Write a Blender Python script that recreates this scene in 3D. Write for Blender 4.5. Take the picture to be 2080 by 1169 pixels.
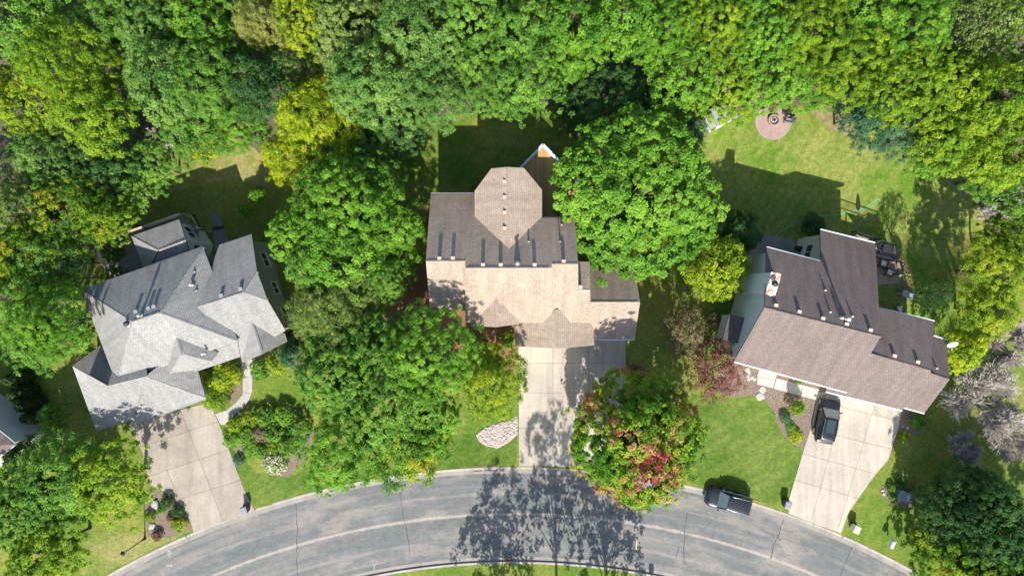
import bpy, bmesh, math, random
import numpy as np
from mathutils import Vector, Matrix

for _o in list(bpy.data.objects):
    bpy.data.objects.remove(_o)
scene = bpy.context.scene
COL = scene.collection

# ------------------------------------------------------------------ camera, sky, sun, exposure
CAM_H, FPX, CX, CY = 70.0, 1435.0, 1040.0, 584.5        # drone 70 m above the street, looking straight down
cam_d = bpy.data.cameras.new('camera')
cam_d.sensor_fit = 'HORIZONTAL'; cam_d.sensor_width = 36.0
cam_d.lens = 36.0 * FPX / 2080.0
cam_d.clip_start = 0.5; cam_d.clip_end = 5000
cam = bpy.data.objects.new('camera', cam_d); COL.objects.link(cam)
cam.location = (0, 0, CAM_H)
scene.camera = cam

SUN_EL = math.radians(42.5)
SUN_TILT = -0.02                                           # shadows fall up the picture, a touch to its left side
world = bpy.data.worlds.new('World'); scene.world = world; world.use_nodes = True
wn = world.node_tree
bg = wn.nodes['Background']
sky = wn.nodes.new('ShaderNodeTexSky'); sky.sky_type = 'NISHITA'; sky.sun_disc = False
sky.sun_elevation = SUN_EL; sky.sun_rotation = math.radians(180.0 + math.degrees(SUN_TILT))
sky.air_density = 1.0; sky.dust_density = 1.2; sky.ozone_density = 1.0
wn.links.new(sky.outputs[0], bg.inputs[0]); bg.inputs[1].default_value = 0.13
sun_d = bpy.data.lights.new('sun', 'SUN'); sun_d.energy = 4.8; sun_d.angle = math.radians(0.5)
sun_d.color = (1.0, 0.95, 0.87)
sun = bpy.data.objects.new('sun', sun_d); COL.objects.link(sun)
_d = Vector((SUN_TILT * math.cos(SUN_EL), math.cos(SUN_EL), -math.sin(SUN_EL)))
sun.rotation_euler = _d.to_track_quat('-Z', 'Y').to_euler()
sun.location = (0, -60, 80)
vs = scene.view_settings
vs.view_transform = 'Standard'; vs.look = 'None'; vs.gamma = 1.0; vs.use_curve_mapping = False
vs.exposure = 1.02
scene.render.engine = 'CYCLES'
cy = scene.cycles
cy.use_denoising = True
cy.max_bounces = 6; cy.diffuse_bounces = 4; cy.transmission_bounces = 4; cy.glossy_bounces = 3
cy.transparent_max_bounces = 4
try:
    cy.denoising_input_passes = 'RGB_ALBEDO_NORMAL'
except Exception:
    pass

# ------------------------------------------------------------------ helpers
def gz(y):
    """ground height: level in front, dropping to lower back yards behind the houses"""
    t = min(1.0, max(0.0, (y + 1.0) / 7.0))
    return -3.0 * t * t * (3 - 2 * t)

def P(px, py, h=0.0):
    k = (CAM_H - h) / FPX
    return Vector(((px - CX) * k, (CY - py) * k, h))

def G(px, py, dz=0.0):
    """point of the ground seen at that place of the photograph"""
    z = 0.0
    for _ in range(6):
        p = P(px, py, z); z = gz(p.y)
    p = P(px, py, z); p.z = z + dz
    return p

def link(o, parent=None):
    COL.objects.link(o)
    if parent is not None: o.parent = parent
    return o

def tag(o, label=None, cat=None, group=None, kind=None):
    if label: o['label'] = label
    if cat: o['category'] = cat
    if group: o['group'] = group
    if kind: o['kind'] = kind
    return o

def empty(name, loc=(0, 0, 0), rz=0.0, label=None, cat=None, group=None):
    o = bpy.data.objects.new(name, None); o.empty_display_size = 0.3
    COL.objects.link(o); o.location = loc; o.rotation_euler = (0, 0, rz)
    return tag(o, label, cat, group)

class MB:
    def __init__(s): s.v = []; s.f = []; s.uv = None
    def add(s, vs, fs):
        b = len(s.v); s.v += [tuple(v) for v in vs]; s.f += [tuple(i + b for i in f) for f in fs]; return s
    def box(s, c, d, rz=0.0, rx=0.0):
        hx, hy, hz = d[0] / 2, d[1] / 2, d[2] / 2
        M = Matrix.Rotation(rz, 3, 'Z') @ Matrix.Rotation(rx, 3, 'X')
        pts = [Vector(c) + M @ Vector((x, y, z)) for x in (-hx, hx) for y in (-hy, hy) for z in (-hz, hz)]
        return s.add(pts, [(0, 1, 3, 2), (4, 6, 7, 5), (0, 4, 5, 1), (2, 3, 7, 6), (0, 2, 6, 4), (1, 5, 7, 3)])
    def bar(s, a, b, w, h, up=Vector((0, 0, 1))):
        a = Vector(a); b = Vector(b); d = (b - a)
        if d.length < 1e-6: return s
        d.normalize(); u = Vector(up)
        if abs(d.dot(u)) > .98: u = Vector((0, 1, 0))
        r = d.cross(u).normalized(); u = r.cross(d).normalized()
        pts = []
        for p in (a, b):
            for i, j in ((-1, -1), (1, -1), (1, 1), (-1, 1)): pts.append(p + r * i * w / 2 + u * j * h / 2)
        return s.add(pts, [(0, 1, 2, 3), (7, 6, 5, 4), (0, 4, 5, 1), (1, 5, 6, 2), (2, 6, 7, 3), (3, 7, 4, 0)])
    def prism(s, poly, z0, z1):
        n = len(poly)
        a = sum(poly[i][0] * poly[(i + 1) % n][1] - poly[(i + 1) % n][0] * poly[i][1] for i in range(n))
        if a < 0: poly = poly[::-1]
        v = [(p[0], p[1], z0) for p in poly] + [(p[0], p[1], z1) for p in poly]
        f = [tuple(range(n - 1, -1, -1)), tuple(range(n, 2 * n))]
        f += [(i, (i + 1) % n, n + (i + 1) % n, n + i) for i in range(n)]
        return s.add(v, f)
    def tube(s, pts, rs, n=6, cap=True):
        pts = [Vector(p) for p in pts]
        if not hasattr(rs, '__len__'): rs = [rs] * len(pts)
        b = len(s.v); m = len(pts)
        ref = Vector((0.31, 0.77, 0.55))
        for i, p in enumerate(pts):
            t = (pts[min(i + 1, m - 1)] - pts[max(i - 1, 0)])
            t = t.normalized() if t.length > 1e-9 else Vector((0, 0, 1))
            x = t.cross(ref)
            x = x.normalized() if x.length > 1e-3 else t.orthogonal().normalized()
            y = t.cross(x)
            for k in range(n):
                a = 2 * math.pi * k / n
                s.v.append(tuple(p + (x * math.cos(a) + y * math.sin(a)) * rs[i]))
        for i in range(m - 1):
            for k in range(n):
                s.f.append((b + i * n + k, b + i * n + (k + 1) % n, b + (i + 1) * n + (k + 1) % n, b + (i + 1) * n + k))
        if cap:
            s.f.append(tuple(b + k for k in range(n - 1, -1, -1)))
            s.f.append(tuple(b + (m - 1) * n + k for k in range(n)))
        return s
    def lathe(s, prof, n=16, c=(0, 0, 0)):
        b = len(s.v)
        for r, z in prof:
            for k in range(n):
                a = 2 * math.pi * k / n
                s.v.append((c[0] + r * math.cos(a), c[1] + r * math.sin(a), c[2] + z))
        for i in range(len(prof) - 1):
            for k in range(n):
                s.f.append((b + i * n + k, b + i * n + (k + 1) % n, b + (i + 1) * n + (k + 1) % n, b + (i + 1) * n + k))
        s.f.append(tuple(b + k for k in range(n - 1, -1, -1)))
        s.f.append(tuple(b + (len(prof) - 1) * n + k for k in range(n)))
        return s
    def mesh(s, name, smooth=False):
        me = bpy.data.meshes.new(name); me.from_pydata(s.v, [], s.f)
        if smooth: me.polygons.foreach_set('use_smooth', [True] * len(me.polygons))
        me.update(); return me
    def build(s, name, m=None, parent=None, smooth=False, bevel=0.0):
        me = s.mesh(name, smooth)
        o = bpy.data.objects.new(name, me); link(o, parent)
        if m is not None: me.materials.append(m)
        if bevel:
            md = o.modifiers.new('b', 'BEVEL'); md.width = bevel; md.segments = 2; md.limit_method = 'ANGLE'
        return o

def drape(name, poly, m, dz, parent=None, step=0.6, thick=0.0):
    """a flat sheet with the given outline (world xy), laid on the ground dz above it"""
    bm = bmesh.new()
    f = bm.faces.new([bm.verts.new((p[0], p[1], 0)) for p in poly])
    bmesh.ops.triangulate(bm, faces=[f])
    y0 = min(p[1] for p in poly); y1 = max(p[1] for p in poly)
    yy = -1.0
    while yy < 6.01:
        if y0 < yy < y1:
            bmesh.ops.bisect_plane(bm, geom=bm.verts[:] + bm.edges[:] + bm.faces[:], plane_co=(0, yy, 0), plane_no=(0, 1, 0))
        yy += step
    for v in bm.verts: v.co.z = gz(v.co.y) + dz
    bmesh.ops.recalc_face_normals(bm, faces=bm.faces)
    for ff in bm.faces:
        if ff.normal.z < 0: ff.normal_flip()
    me = bpy.data.meshes.new(name); bm.to_mesh(me); bm.free()
    o = bpy.data.objects.new(name, me); link(o, parent)
    if m: me.materials.append(m)
    return o

def wobble(poly, seed, amp=0.12, seg=0.7):
    """a hand-cut outline: subdivided and slightly uneven"""
    r = random.Random(seed); out = []
    n = len(poly)
    for i in range(n):
        a = Vector(poly[i][:2]); b = Vector(poly[(i + 1) % n][:2]); k = max(1, int((b - a).length / seg))
        for j in range(k):
            p = a.lerp(b, j / k); out.append((p.x + r.uniform(-amp, amp), p.y + r.uniform(-amp, amp)))
    return out

def clip(poly, p, n, keep):
    """half-plane clip of an outline"""
    out = []; m = len(poly)
    for i in range(m):
        a, b = poly[i], poly[(i + 1) % m]
        da = ((a[0] - p[0]) * n[0] + (a[1] - p[1]) * n[1]) * keep
        db = ((b[0] - p[0]) * n[0] + (b[1] - p[1]) * n[1]) * keep
        if da >= 0: out.append(a)
        if da * db < 0:
            t = da / (da - db); out.append((a[0] + (b[0] - a[0]) * t, a[1] + (b[1] - a[1]) * t))
    return out

def area(poly):
    n = len(poly)
    return .5 * sum(poly[i][0] * poly[(i + 1) % n][1] - poly[(i + 1) % n][0] * poly[i][1] for i in range(n))

def inset(poly, d):
    n = len(poly); sgn = 1 if area(poly) > 0 else -1; out = []
    for i in range(n):
        a = Vector(poly[i - 1][:2]); b = Vector(poly[i][:2]); c = Vector(poly[(i + 1) % n][:2])
        e1 = (b - a).normalized(); e2 = (c - b).normalized()
        n1 = Vector((-e1.y, e1.x)) * sgn; n2 = Vector((-e2.y, e2.x)) * sgn
        bis = (n1 + n2); L = bis.length
        if L < .3: out.append((b.x + n1.x * d, b.y + n1.y * d)); continue
        bis /= L; k = d / max(.35, bis.dot(n1)); out.append((b.x + bis.x * k, b.y + bis.y * k))
    return out

# ------------------------------------------------------------------ materials
def nt(name):
    m = bpy.data.materials.new(name); m.use_nodes = True
    t = m.node_tree; b = t.nodes['Principled BSDF']
    return m, t, b

class N:
    """tiny node-graph helper"""
    def __init__(s, t): s.t = t
    def new(s, typ, **kw):
        n = s.t.nodes.new(typ)
        for k, v in kw.items(): setattr(n, k, v)
        return n
    def lk(s, a, b): s.t.links.new(a, b)
    def coord(s, which='Object'): return s.new('ShaderNodeTexCoord').outputs[which]
    def pos(s): return s.new('ShaderNodeNewGeometry').outputs['Position']
    def noise(s, vec, scale, detail=4, rough=.6, out='Fac'):
        n = s.new('ShaderNodeTexNoise'); n.inputs['Scale'].default_value = scale
        n.inputs['Detail'].default_value = detail; n.inputs['Roughness'].default_value = rough
        if vec is not None: s.lk(vec, n.inputs['Vector'])
        return n.outputs[out]
    def ramp(s, fac, stops, interp='LINEAR'):
        r = s.new('ShaderNodeValToRGB'); r.color_ramp.interpolation = interp
        e = r.color_ramp.elements
        while len(e) < len(stops): e.new(.5)
        for i, (p, c) in enumerate(stops):
            e[i].position = p; e[i].color = (c, c, c, 1) if not hasattr(c, '__len__') else (*c, 1)
        s.lk(fac, r.inputs[0]); return r.outputs[0]
    def mix(s, fac, a, b, mode='MIX'):
        n = s.new('ShaderNodeMix', data_type='RGBA', blend_type=mode)
        for sock, v in ((n.inputs['Factor'], fac), (n.inputs[6], a), (n.inputs[7], b)):
            if hasattr(v, 'is_linked') or hasattr(v, 'links'): s.lk(v, sock)
            elif hasattr(v, '__len__'): sock.default_value = (*v, 1)
            else: sock.default_value = v
        return n.outputs[2]
    def math(s, op, a, b=None, c=None):
        n = s.new('ShaderNodeMath', operation=op)
        for i, v in enumerate((a, b, c)):
            if v is None: continue
            if hasattr(v, 'links'): s.lk(v, n.inputs[i])
            else: n.inputs[i].default_value = v
        return n.outputs[0]
    def vscale(s, vec, sc, rot=0.0):
        n = s.new('ShaderNodeMapping'); n.inputs['Scale'].default_value = sc
        n.inputs['Rotation'].default_value = (0, 0, rot); s.lk(vec, n.inputs['Vector']); return n.outputs[0]
    def bump(s, h, bsdf, dist=.02, strength=1.0):
        n = s.new('ShaderNodeBump'); n.inputs['Distance'].default_value = dist; n.inputs['Strength'].default_value = strength
        s.lk(h, n.inputs['Height']); s.lk(n.outputs[0], bsdf.inputs['Normal'])

MATS = {}
def plain(name, col, rough=.6, metal=0.0, var=.12, scale=3.0, coat=0.0, bump=0.0):
    if name in MATS: return MATS[name]
    m, t, b = nt(name); n = N(t)
    f = n.noise(n.coord('Object'), scale, 5, .65)
    lo = tuple(c * (1 - var) for c in col); hi = tuple(min(1, c * (1 + var)) for c in col)
    n.lk(n.ramp(f, [(.3, lo), (.7, hi)]), b.inputs['Base Color'])
    b.inputs['Roughness'].default_value = rough; b.inputs['Metallic'].default_value = metal
    b.inputs['Coat Weight'].default_value = coat
    if bump: n.bump(n.noise(n.coord('Object'), scale * 8, 3), b, bump)
    MATS[name] = m; return m

def glass_mat(name, col=(.02, .03, .035)):
    if name in MATS: return MATS[name]
    m, t, b = nt(name); b.inputs['Base Color'].default_value = (*col, 1)
    b.inputs['Roughness'].default_value = .04; b.inputs['Specular IOR Level'].default_value = .8
    MATS[name] = m; return m

def shingle(name, base, var, row=.21, tab=.34, streak=(.8, 1.08), stepd=.02):
    m, t, b = nt(name); n = N(t)
    uv = n.new('ShaderNodeUVMap').outputs[0]
    br = n.new('ShaderNodeTexBrick'); n.lk(uv, br.inputs['Vector'])
    br.offset = .5; br.inputs['Scale'].default_value = 1.0
    br.inputs['Brick Width'].default_value = tab; br.inputs['Row Height'].default_value = row
    br.inputs['Mortar Size'].default_value = .006; br.inputs['Mortar Smooth'].default_value = .3
    br.inputs['Bias'].default_value = 0.0
    br.inputs['Color1'].default_value = (*[c * (1 - var) for c in base], 1)
    br.inputs['Color2'].default_value = (*[c * (1 + var) for c in base], 1)
    br.inputs['Mortar'].default_value = (*[c * .6 for c in base], 1)
    # weather streaks run down the slope, blotches across it
    st = n.noise(n.vscale(uv, (.9, .12, 1)), 1.6, 4, .6)
    bl = n.noise(uv, .45, 5, .65)
    gr = n.noise(uv, 14, 2, .7)
    c = n.mix(1.0, br.outputs[0], n.ramp(st, [(.3, streak[0]), (.7, streak[1])]), 'MULTIPLY')
    c = n.mix(1.0, c, n.ramp(bl, [(.3, .93), (.7, 1.05)]), 'MULTIPLY')
    c = n.mix(1.0, c, n.ramp(gr, [(.25, .78), (.75, 1.18)]), 'MULTIPLY')
    n.lk(c, b.inputs['Base Color']); b.inputs['Roughness'].default_value = .92
    b.inputs['Specular IOR Level'].default_value = .25
    sep = n.new('ShaderNodeSeparateXYZ'); n.lk(uv, sep.inputs[0])
    saw = n.math('FRACT', n.math('DIVIDE', sep.outputs[1], row))
    hgt = n.math('SUBTRACT', 1.0, saw)                      # butt edge proud at the foot of each course
    hgt = n.math('ADD', hgt, n.math('MULTIPLY', br.outputs['Fac'], -.5))
    hgt = n.math('ADD', hgt, n.math('MULTIPLY', gr, .35))
    n.bump(hgt, b, stepd, 1.0)
    MATS[name] = m; return m

def siding(name, col):
    m, t, b = nt(name); n = N(t)
    sep = n.new('ShaderNodeSeparateXYZ'); n.lk(n.pos(), sep.inputs[0])
    saw = n.math('FRACT', n.math('DIVIDE', sep.outputs[2], .16))
    f = n.noise(n.pos(), 1.2, 4)
    c = n.ramp(f, [(.3, tuple(x * .9 for x in col)), (.7, col)])
    n.lk(c, b.inputs['Base Color']); b.inputs['Roughness'].default_value = .6
    n.bump(n.math('SUBTRACT', 1.0, saw), b, .015)
    MATS[name] = m; return m

def leaf_mat(name, stops, trans=.38, clump_w=.6, rough=.5, obj_var=.10, satin=.12):
    """stops: colours along a mix of per-clump and per-leaf variation"""
    m, t, b = nt(name); n = N(t)
    a = n.new('ShaderNodeAttribute', attribute_name='clump'); l = n.new('ShaderNodeAttribute', attribute_name='leafv')
    oi = n.new('ShaderNodeObjectInfo')
    f = n.math('ADD', n.math('MULTIPLY', a.outputs['Fac'], clump_w), n.math('MULTIPLY', l.outputs['Fac'], 1 - clump_w))
    f = n.math('ADD', f, n.math('MULTIPLY', n.math('SUBTRACT', oi.outputs['Random'], .5), obj_var))
    col = n.ramp(f, stops)
    n.lk(col, b.inputs['Base Color']); b.inputs['Roughness'].default_value = rough
    b.inputs['Specular IOR Level'].default_value = satin
    tr = n.new('ShaderNodeBsdfTranslucent')
    warm = n.mix(1.0, col, (1.12, 1.2, .7), 'MULTIPLY'); n.lk(warm, tr.inputs[0])
    mx = n.new('ShaderNodeMixShader'); mx.inputs[0].default_value = trans
    n.lk(b.outputs[0], mx.inputs[1]); n.lk(tr.outputs[0], mx.inputs[2])
    n.lk(mx.outputs[0], t.nodes['Material Output'].inputs[0])
    MATS[name] = m; return m

# greens are real leaf albedos; each ramp goes from the darker to the lighter leaves of that kind
leaf_mat('leaf_green', [(.1, (.048, .124, .018)), (.5, (.112, .245, .032)), (.9, (.215, .375, .055))])
leaf_mat('leaf_bright', [(.1, (.056, .155, .016)), (.5, (.130, .285, .026)), (.9, (.235, .410, .044))])
leaf_mat('leaf_cool', [(.1, (.048, .120, .026)), (.5, (.114, .230, .046)), (.9, (.220, .355, .080))])
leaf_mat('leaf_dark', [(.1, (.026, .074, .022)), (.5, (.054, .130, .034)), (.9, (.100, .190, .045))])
leaf_mat('leaf_lime', [(.1, (.066, .148, .012)), (.5, (.168, .285, .018)), (.9, (.310, .405, .028))])
leaf_mat('leaf_gold', [(.1, (.115, .190, .012)), (.45, (.280, .380, .020)), (.75, (.430, .500, .026)), (.95, (.520, .480, .030))])
leaf_mat('leaf_yellow', [(.1, (.080, .155, .012)), (.5, (.210, .310, .018)), (.9, (.390, .420, .022))])
leaf_mat('leaf_olive', [(.1, (.075, .130, .026)), (.5, (.165, .240, .052)), (.9, (.300, .360, .105))])
leaf_mat('leaf_pale',   [(.1, (.140, .170, .040)), (.5, (.270, .300, .075)), (.9, (.400, .410, .120))])
leaf_mat('leaf_bluegreen', [(.1, (.030, .085, .040)), (.5, (.070, .155, .072)), (.9, (.150, .260, .125))])
leaf_mat('leaf_mixed', [(.1, (.050, .130, .014)), (.45, (.125, .250, .022)), (.70, (.270, .330, .024)), (.88, (.380, .330, .026)), (.96, (.380, .190, .030))], clump_w=.8)
leaf_mat('leaf_maple', [(.1, (.050, .150, .018)), (.38, (.130, .275, .024)), (.53, (.260, .375, .030)), (.63, (.430, .340, .080)), (.73, (.410, .180, .105)), (.89, (.400, .065, .065))], clump_w=.84)
leaf_mat('leaf_rust', [(.1, (.085, .095, .030)), (.32, (.155, .095, .058)), (.58, (.215, .085, .072)), (.9, (.310, .150, .125))], clump_w=.5)
leaf_mat('leaf_tan',    [(.1, (.100, .095, .035)), (.5, (.200, .165, .085)), (.9, (.330, .260, .170))], clump_w=.5)
leaf_mat('leaf_flower', [(.1, (.060, .150, .020)), (.4, (.140, .230, .030)), (.55, (.600, .600, .420)), (.9, (.780, .760, .600))], clump_w=.2)
leaf_mat('leaf_cone',   [(.1, (.016, .034, .010)), (.5, (.032, .060, .014)), (.9, (.060, .090, .018))], trans=.1)

def bark(name, col):
    m, t, b = nt(name); n = N(t)
    f = n.noise(n.vscale(n.coord('Object'), (6, 6, 1.2)), 2.0, 5, .7)
    n.lk(n.ramp(f, [(.25, tuple(c * .55 for c in col)), (.75, tuple(c * 1.25 for c in col))]), b.inputs['Base Color'])
    b.inputs['Roughness'].default_value = .9; n.bump(f, b, .03); MATS[name] = m
bark('bark', (.11, .085, .065)); bark('bark_grey', (.50, .46, .41)); bark('bark_silver', (.50, .455, .395))

def grass_mat(name, green, dry, amount, bias=0.0, stripe=0.0, rot=0.0):
    m, t, b = nt(name); n = N(t); p = n.pos()
    tuft = n.noise(p, 2.4, 4, .7); big = n.noise(p, .11, 4, .6); mid = n.noise(p, .55, 5, .65); fine = n.noise(p, 7.0, 4, .75); hair = n.noise(p, 30.0, 2, .8)
    patch = n.math('ADD', n.math('MULTIPLY', big, .55), n.math('MULTIPLY', mid, .45))
    f = n.ramp(patch, [(.50 - amount + bias, 0.0), (.50 + amount + bias, 1.0)])
    c = n.mix(f, green, dry)
    c = n.mix(1.0, c, n.ramp(tuft, [(.25, .66), (.5, .98), (.75, 1.36)]), 'MULTIPLY')
    c = n.mix(n.ramp(n.noise(p, 1.1, 5, .8), [(.60, 0.0), (.74, .55)]), c, dry)
    c = n.mix(1.0, c, n.ramp(fine, [(.25, .58), (.5, .96), (.8, 1.48)]), 'MULTIPLY')
    c = n.mix(1.0, c, n.ramp(hair, [(.2, .72), (.8, 1.25)]), 'MULTIPLY')
    if stripe:
        w = n.new('ShaderNodeTexWave'); w.inputs['Scale'].default_value = .32; w.inputs['Distortion'].default_value = 3.0
        w.inputs['Detail'].default_value = 3; w.inputs['Detail Scale'].default_value = 1.5
        n.lk(n.vscale(p, (1, 1, 1), rot), w.inputs['Vector'])
        c = n.mix(stripe, c, n.mix(1.0, c, n.ramp(w.outputs['Fac'], [(.2, .75), (.8, 1.2)]), 'MULTIPLY'))
    n.lk(c, b.inputs['Base Color']); b.inputs['Roughness'].default_value = .9; b.inputs['Specular IOR Level'].default_value = .15
    n.bump(n.math('ADD', fine, n.math('MULTIPLY', hair, .5)), b, .06)
    MATS[name] = m; return m
grass_mat('lawn', (.095, .165, .020), (.220, .220, .048), .10, .02)
grass_mat('lawn_back', (.102, .188, .018), (.240, .250, .066), .11, .02, .22, .6)
grass_mat('lawn_lush', (.062, .128, .013), (.150, .190, .040), .12, .03, .22, 1.0)
grass_mat('lawn_dry', (.110, .170, .022), (.270, .240, .090), .10, .0)
grass_mat('soil_dry', (.165, .155, .045), (.270, .215, .120), .10, .0)

def litter_mat(name, stops, scale=5.0, bumpd=.08):
    m, t, b = nt(name); n = N(t); p = n.pos()
    f = n.noise(p, scale, 6, .8); v = n.new('ShaderNodeTexVoronoi'); v.inputs['Scale'].default_value = scale * 2.2; n.lk(p, v.inputs['Vector'])
    g = n.math('ADD', n.math('MULTIPLY', f, .65), n.math('MULTIPLY', v.outputs['Distance'], .5))
    n.lk(n.ramp(g, stops), b.inputs['Base Color']); b.inputs['Roughness'].default_value = .95
    n.bump(g, b, bumpd); MATS[name] = m; return m
litter_mat('forest_litter', [(.3, (.030, .028, .018)), (.5, (.060, .055, .030)), (.7, (.120, .100, .060)), (.9, (.090, .110, .040))], 1.6)
litter_mat('mulch', [(.3, (.070, .050, .036)), (.55, (.150, .110, .082)), (.85, (.260, .210, .165))], 6.0)
litter_mat('mulch_red', [(.3, (.085, .040, .022)), (.55, (.180, .085, .042)), (.85, (.290, .160, .085))], 5.0)
litter_mat('pebbles', [(.25, (.200, .160, .140)), (.5, (.370, .320, .285)), (.8, (.540, .485, .445))], 7.0, .12)
litter_mat('pebbles_grey', [(.25, (.170, .155, .140)), (.5, (.330, .300, .270)), (.8, (.520, .480, .440))], 7.0, .12)

def concrete(name, col, stain=.16):
    m, t, b = nt(name); n = N(t); p = n.pos()
    oi = n.new('ShaderNodeObjectInfo')
    a = n.noise(p, .35, 5, .6); s = n.noise(p, 2.2, 6, .7); g = n.noise(p, 26, 2, .7)
    rust = n.noise(n.vscale(p, (1, .35, 1), .25), .55, 3, .5)
    c = n.ramp(a, [(.3, tuple(x * (1 - stain) for x in col)), (.7, tuple(x * 1.05 for x in col))])
    c = n.mix(1.0, c, n.ramp(s, [(.25, .86), (.6, 1.02), (.8, 1.05)]), 'MULTIPLY')
    c = n.mix(1.0, c, n.ramp(g, [(.2, .92), (.8, 1.06)]), 'MULTIPLY')
    c = n.mix(1.0, c, n.ramp(oi.outputs['Random'], [(0, .88), (1, 1.05)]), 'MULTIPLY')
    tyre = n.noise(n.vscale(p, (1.6, .12, 1), .12), .8, 4, .6); c = n.mix(1.0, c, n.ramp(tyre, [(.3, .80), (.55, 1.0), (.8, 1.05)]), 'MULTIPLY')
    spot = n.noise(p, 1.7, 4, .75); c = n.mix(n.ramp(spot, [(.66, 0.0), (.76, .35)]), c, tuple(x * .45 for x in col))
    c = n.mix(n.ramp(rust, [(.70, 0.0), (.82, .32)]), c, (.42, .26, .12))
    n.lk(c, b.inputs['Base Color']); b.inputs['Roughness'].default_value = .85
    n.bump(n.math('ADD', g, s), b, .006); MATS[name] = m; return m
concrete('concrete', (.392, .348, .286)); concrete('concrete_tan', (.325, .278, .225), .26)
concrete('concrete_kerb', (.360, .325, .285), .2); concrete('concrete_gutter', (.262, .240, .214), .2); concrete('concrete_walk', (.378, .356, .321), .12)
concrete('concrete_grey', (.20, .19, .185), .2)

ARC = (0.247, -98.958); RN = 81.22; RS = 71.72
def asphalt():
    m, t, b = nt('asphalt'); n = N(t)
    p = n.pos()
    sub = n.new('ShaderNodeVectorMath', operation='SUBTRACT'); sub.inputs[1].default_value = (ARC[0], ARC[1], 0); n.lk(p, sub.inputs[0])
    sep = n.new('ShaderNodeSeparateXYZ'); n.lk(sub.outputs[0], sep.inputs[0])
    r = n.math('SQRT', n.math('ADD', n.math('MULTIPLY', sep.outputs[0], sep.outputs[0]), n.math('MULTIPLY', sep.outputs[1], sep.outputs[1])))
    th = n.math('ARCTAN2', sep.outputs[0], sep.outputs[1])
    cb = n.new('ShaderNodeCombineXYZ'); n.lk(r, cb.inputs[0]); n.lk(n.math('MULTIPLY', th, 76.0), cb.inputs[1])
    q = cb.outputs[0]                                        # (radius, metres along the street)
    streak = n.noise(n.vscale(q, (1.0, .055, 1)), .95, 5, .62)
    worn = n.noise(n.vscale(q, (1.0, .30, 1)), .7, 6, .72)
    blot = n.noise(p, .14, 3, .5)
    gr = n.noise(p, 18, 3, .8)
    c = n.ramp(streak, [(.36, (.104, .112, .110)), (.52, (.122, .129, .126)), (.64, (.166, .158, .146))])
    tan = n.ramp(n.math('MULTIPLY', worn, n.math('ADD', blot, .5)), [(.48, 0.0), (.66, .75)])
    c = n.mix(tan, c, (.230, .202, .178))
    # pale worn seam along the crown of the street, with ragged edges
    d = n.math('ABSOLUTE', n.math('SUBTRACT', r, (RN + RS) / 2 + .06))
    wig = n.math('MULTIPLY', n.math('SUBTRACT', n.noise(q, 1.6, 4, .7), .5), .34)
    seam = n.ramp(n.math('ADD', d, wig), [(.07, .8), (.20, 0.0)])
    c = n.mix(seam, c, (.31, .275, .24))
    for off, k in ((2.1, .35), (-2.4, .4), (-3.6, .3)):
        d2 = n.math('ABSOLUTE', n.math('SUBTRACT', r, (RN + RS) / 2 + off))
        brk = n.noise(n.vscale(q, (1.0, .12, 1)), 1.1, 3, .6)
        s2 = n.math('MULTIPLY', n.ramp(n.math('ADD', d2, wig), [(.06, k), (.26, 0.0)]), n.ramp(brk, [(.45, 0.0), (.6, 1.0)]))
        c = n.mix(s2, c, (.285, .25, .22))
    g2 = n.noise(p, 4.5, 5, .8); g3 = n.noise(p, 1.3, 5, .75)
    c = n.mix(1.0, c, n.ramp(g2, [(.25, .84), (.5, 1.0), (.78, 1.18)]), 'MULTIPLY')
    c = n.mix(1.0, c, n.ramp(g3, [(.28, .84), (.72, 1.13)]), 'MULTIPLY')
    oil = n.noise(n.vscale(q, (1.0, .5, 1)), .5, 3, .6)
    c = n.mix(n.ramp(oil, [(.66, 0.0), (.82, .3)]), c, (.085, .086, .086))
    c = n.mix(1.0, c, n.ramp(gr, [(.2, .76), (.5, 1.0), (.85, 1.26)]), 'MULTIPLY')
    n.lk(c, b.inputs['Base Color']); b.inputs['Roughness'].default_value = .88
    b.inputs['Specular IOR Level'].default_value = .3
    n.bump(gr, b, .012); MATS['asphalt'] = m
asphalt()

def wood(name, col, rot=0.0, grey=.3):
    m, t, b = nt(name); n = N(t); oi = n.new('ShaderNodeObjectInfo')
    f = n.noise(n.vscale(n.coord('Object'), (1, 9, 9)), 1.4, 5, .7)
    c = n.ramp(f, [(.25, tuple(x * .68 for x in col)), (.75, tuple(x * 1.15 for x in col))])
    c = n.mix(1.0, c, n.ramp(oi.outputs['Random'], [(0, .8), (1, 1.12)]), 'MULTIPLY')
    n.lk(c, b.inputs['Base Color']); b.inputs['Roughness'].default_value = .8; n.bump(f, b, .008); MATS[name] = m
wood('deck_cedar', (.46, .29, .115)); wood('deck_grey', (.25, .22, .195)); wood('rail_wood', (.48, .37, .27)); wood('deck_tan', (.33, .26, .20))

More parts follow.
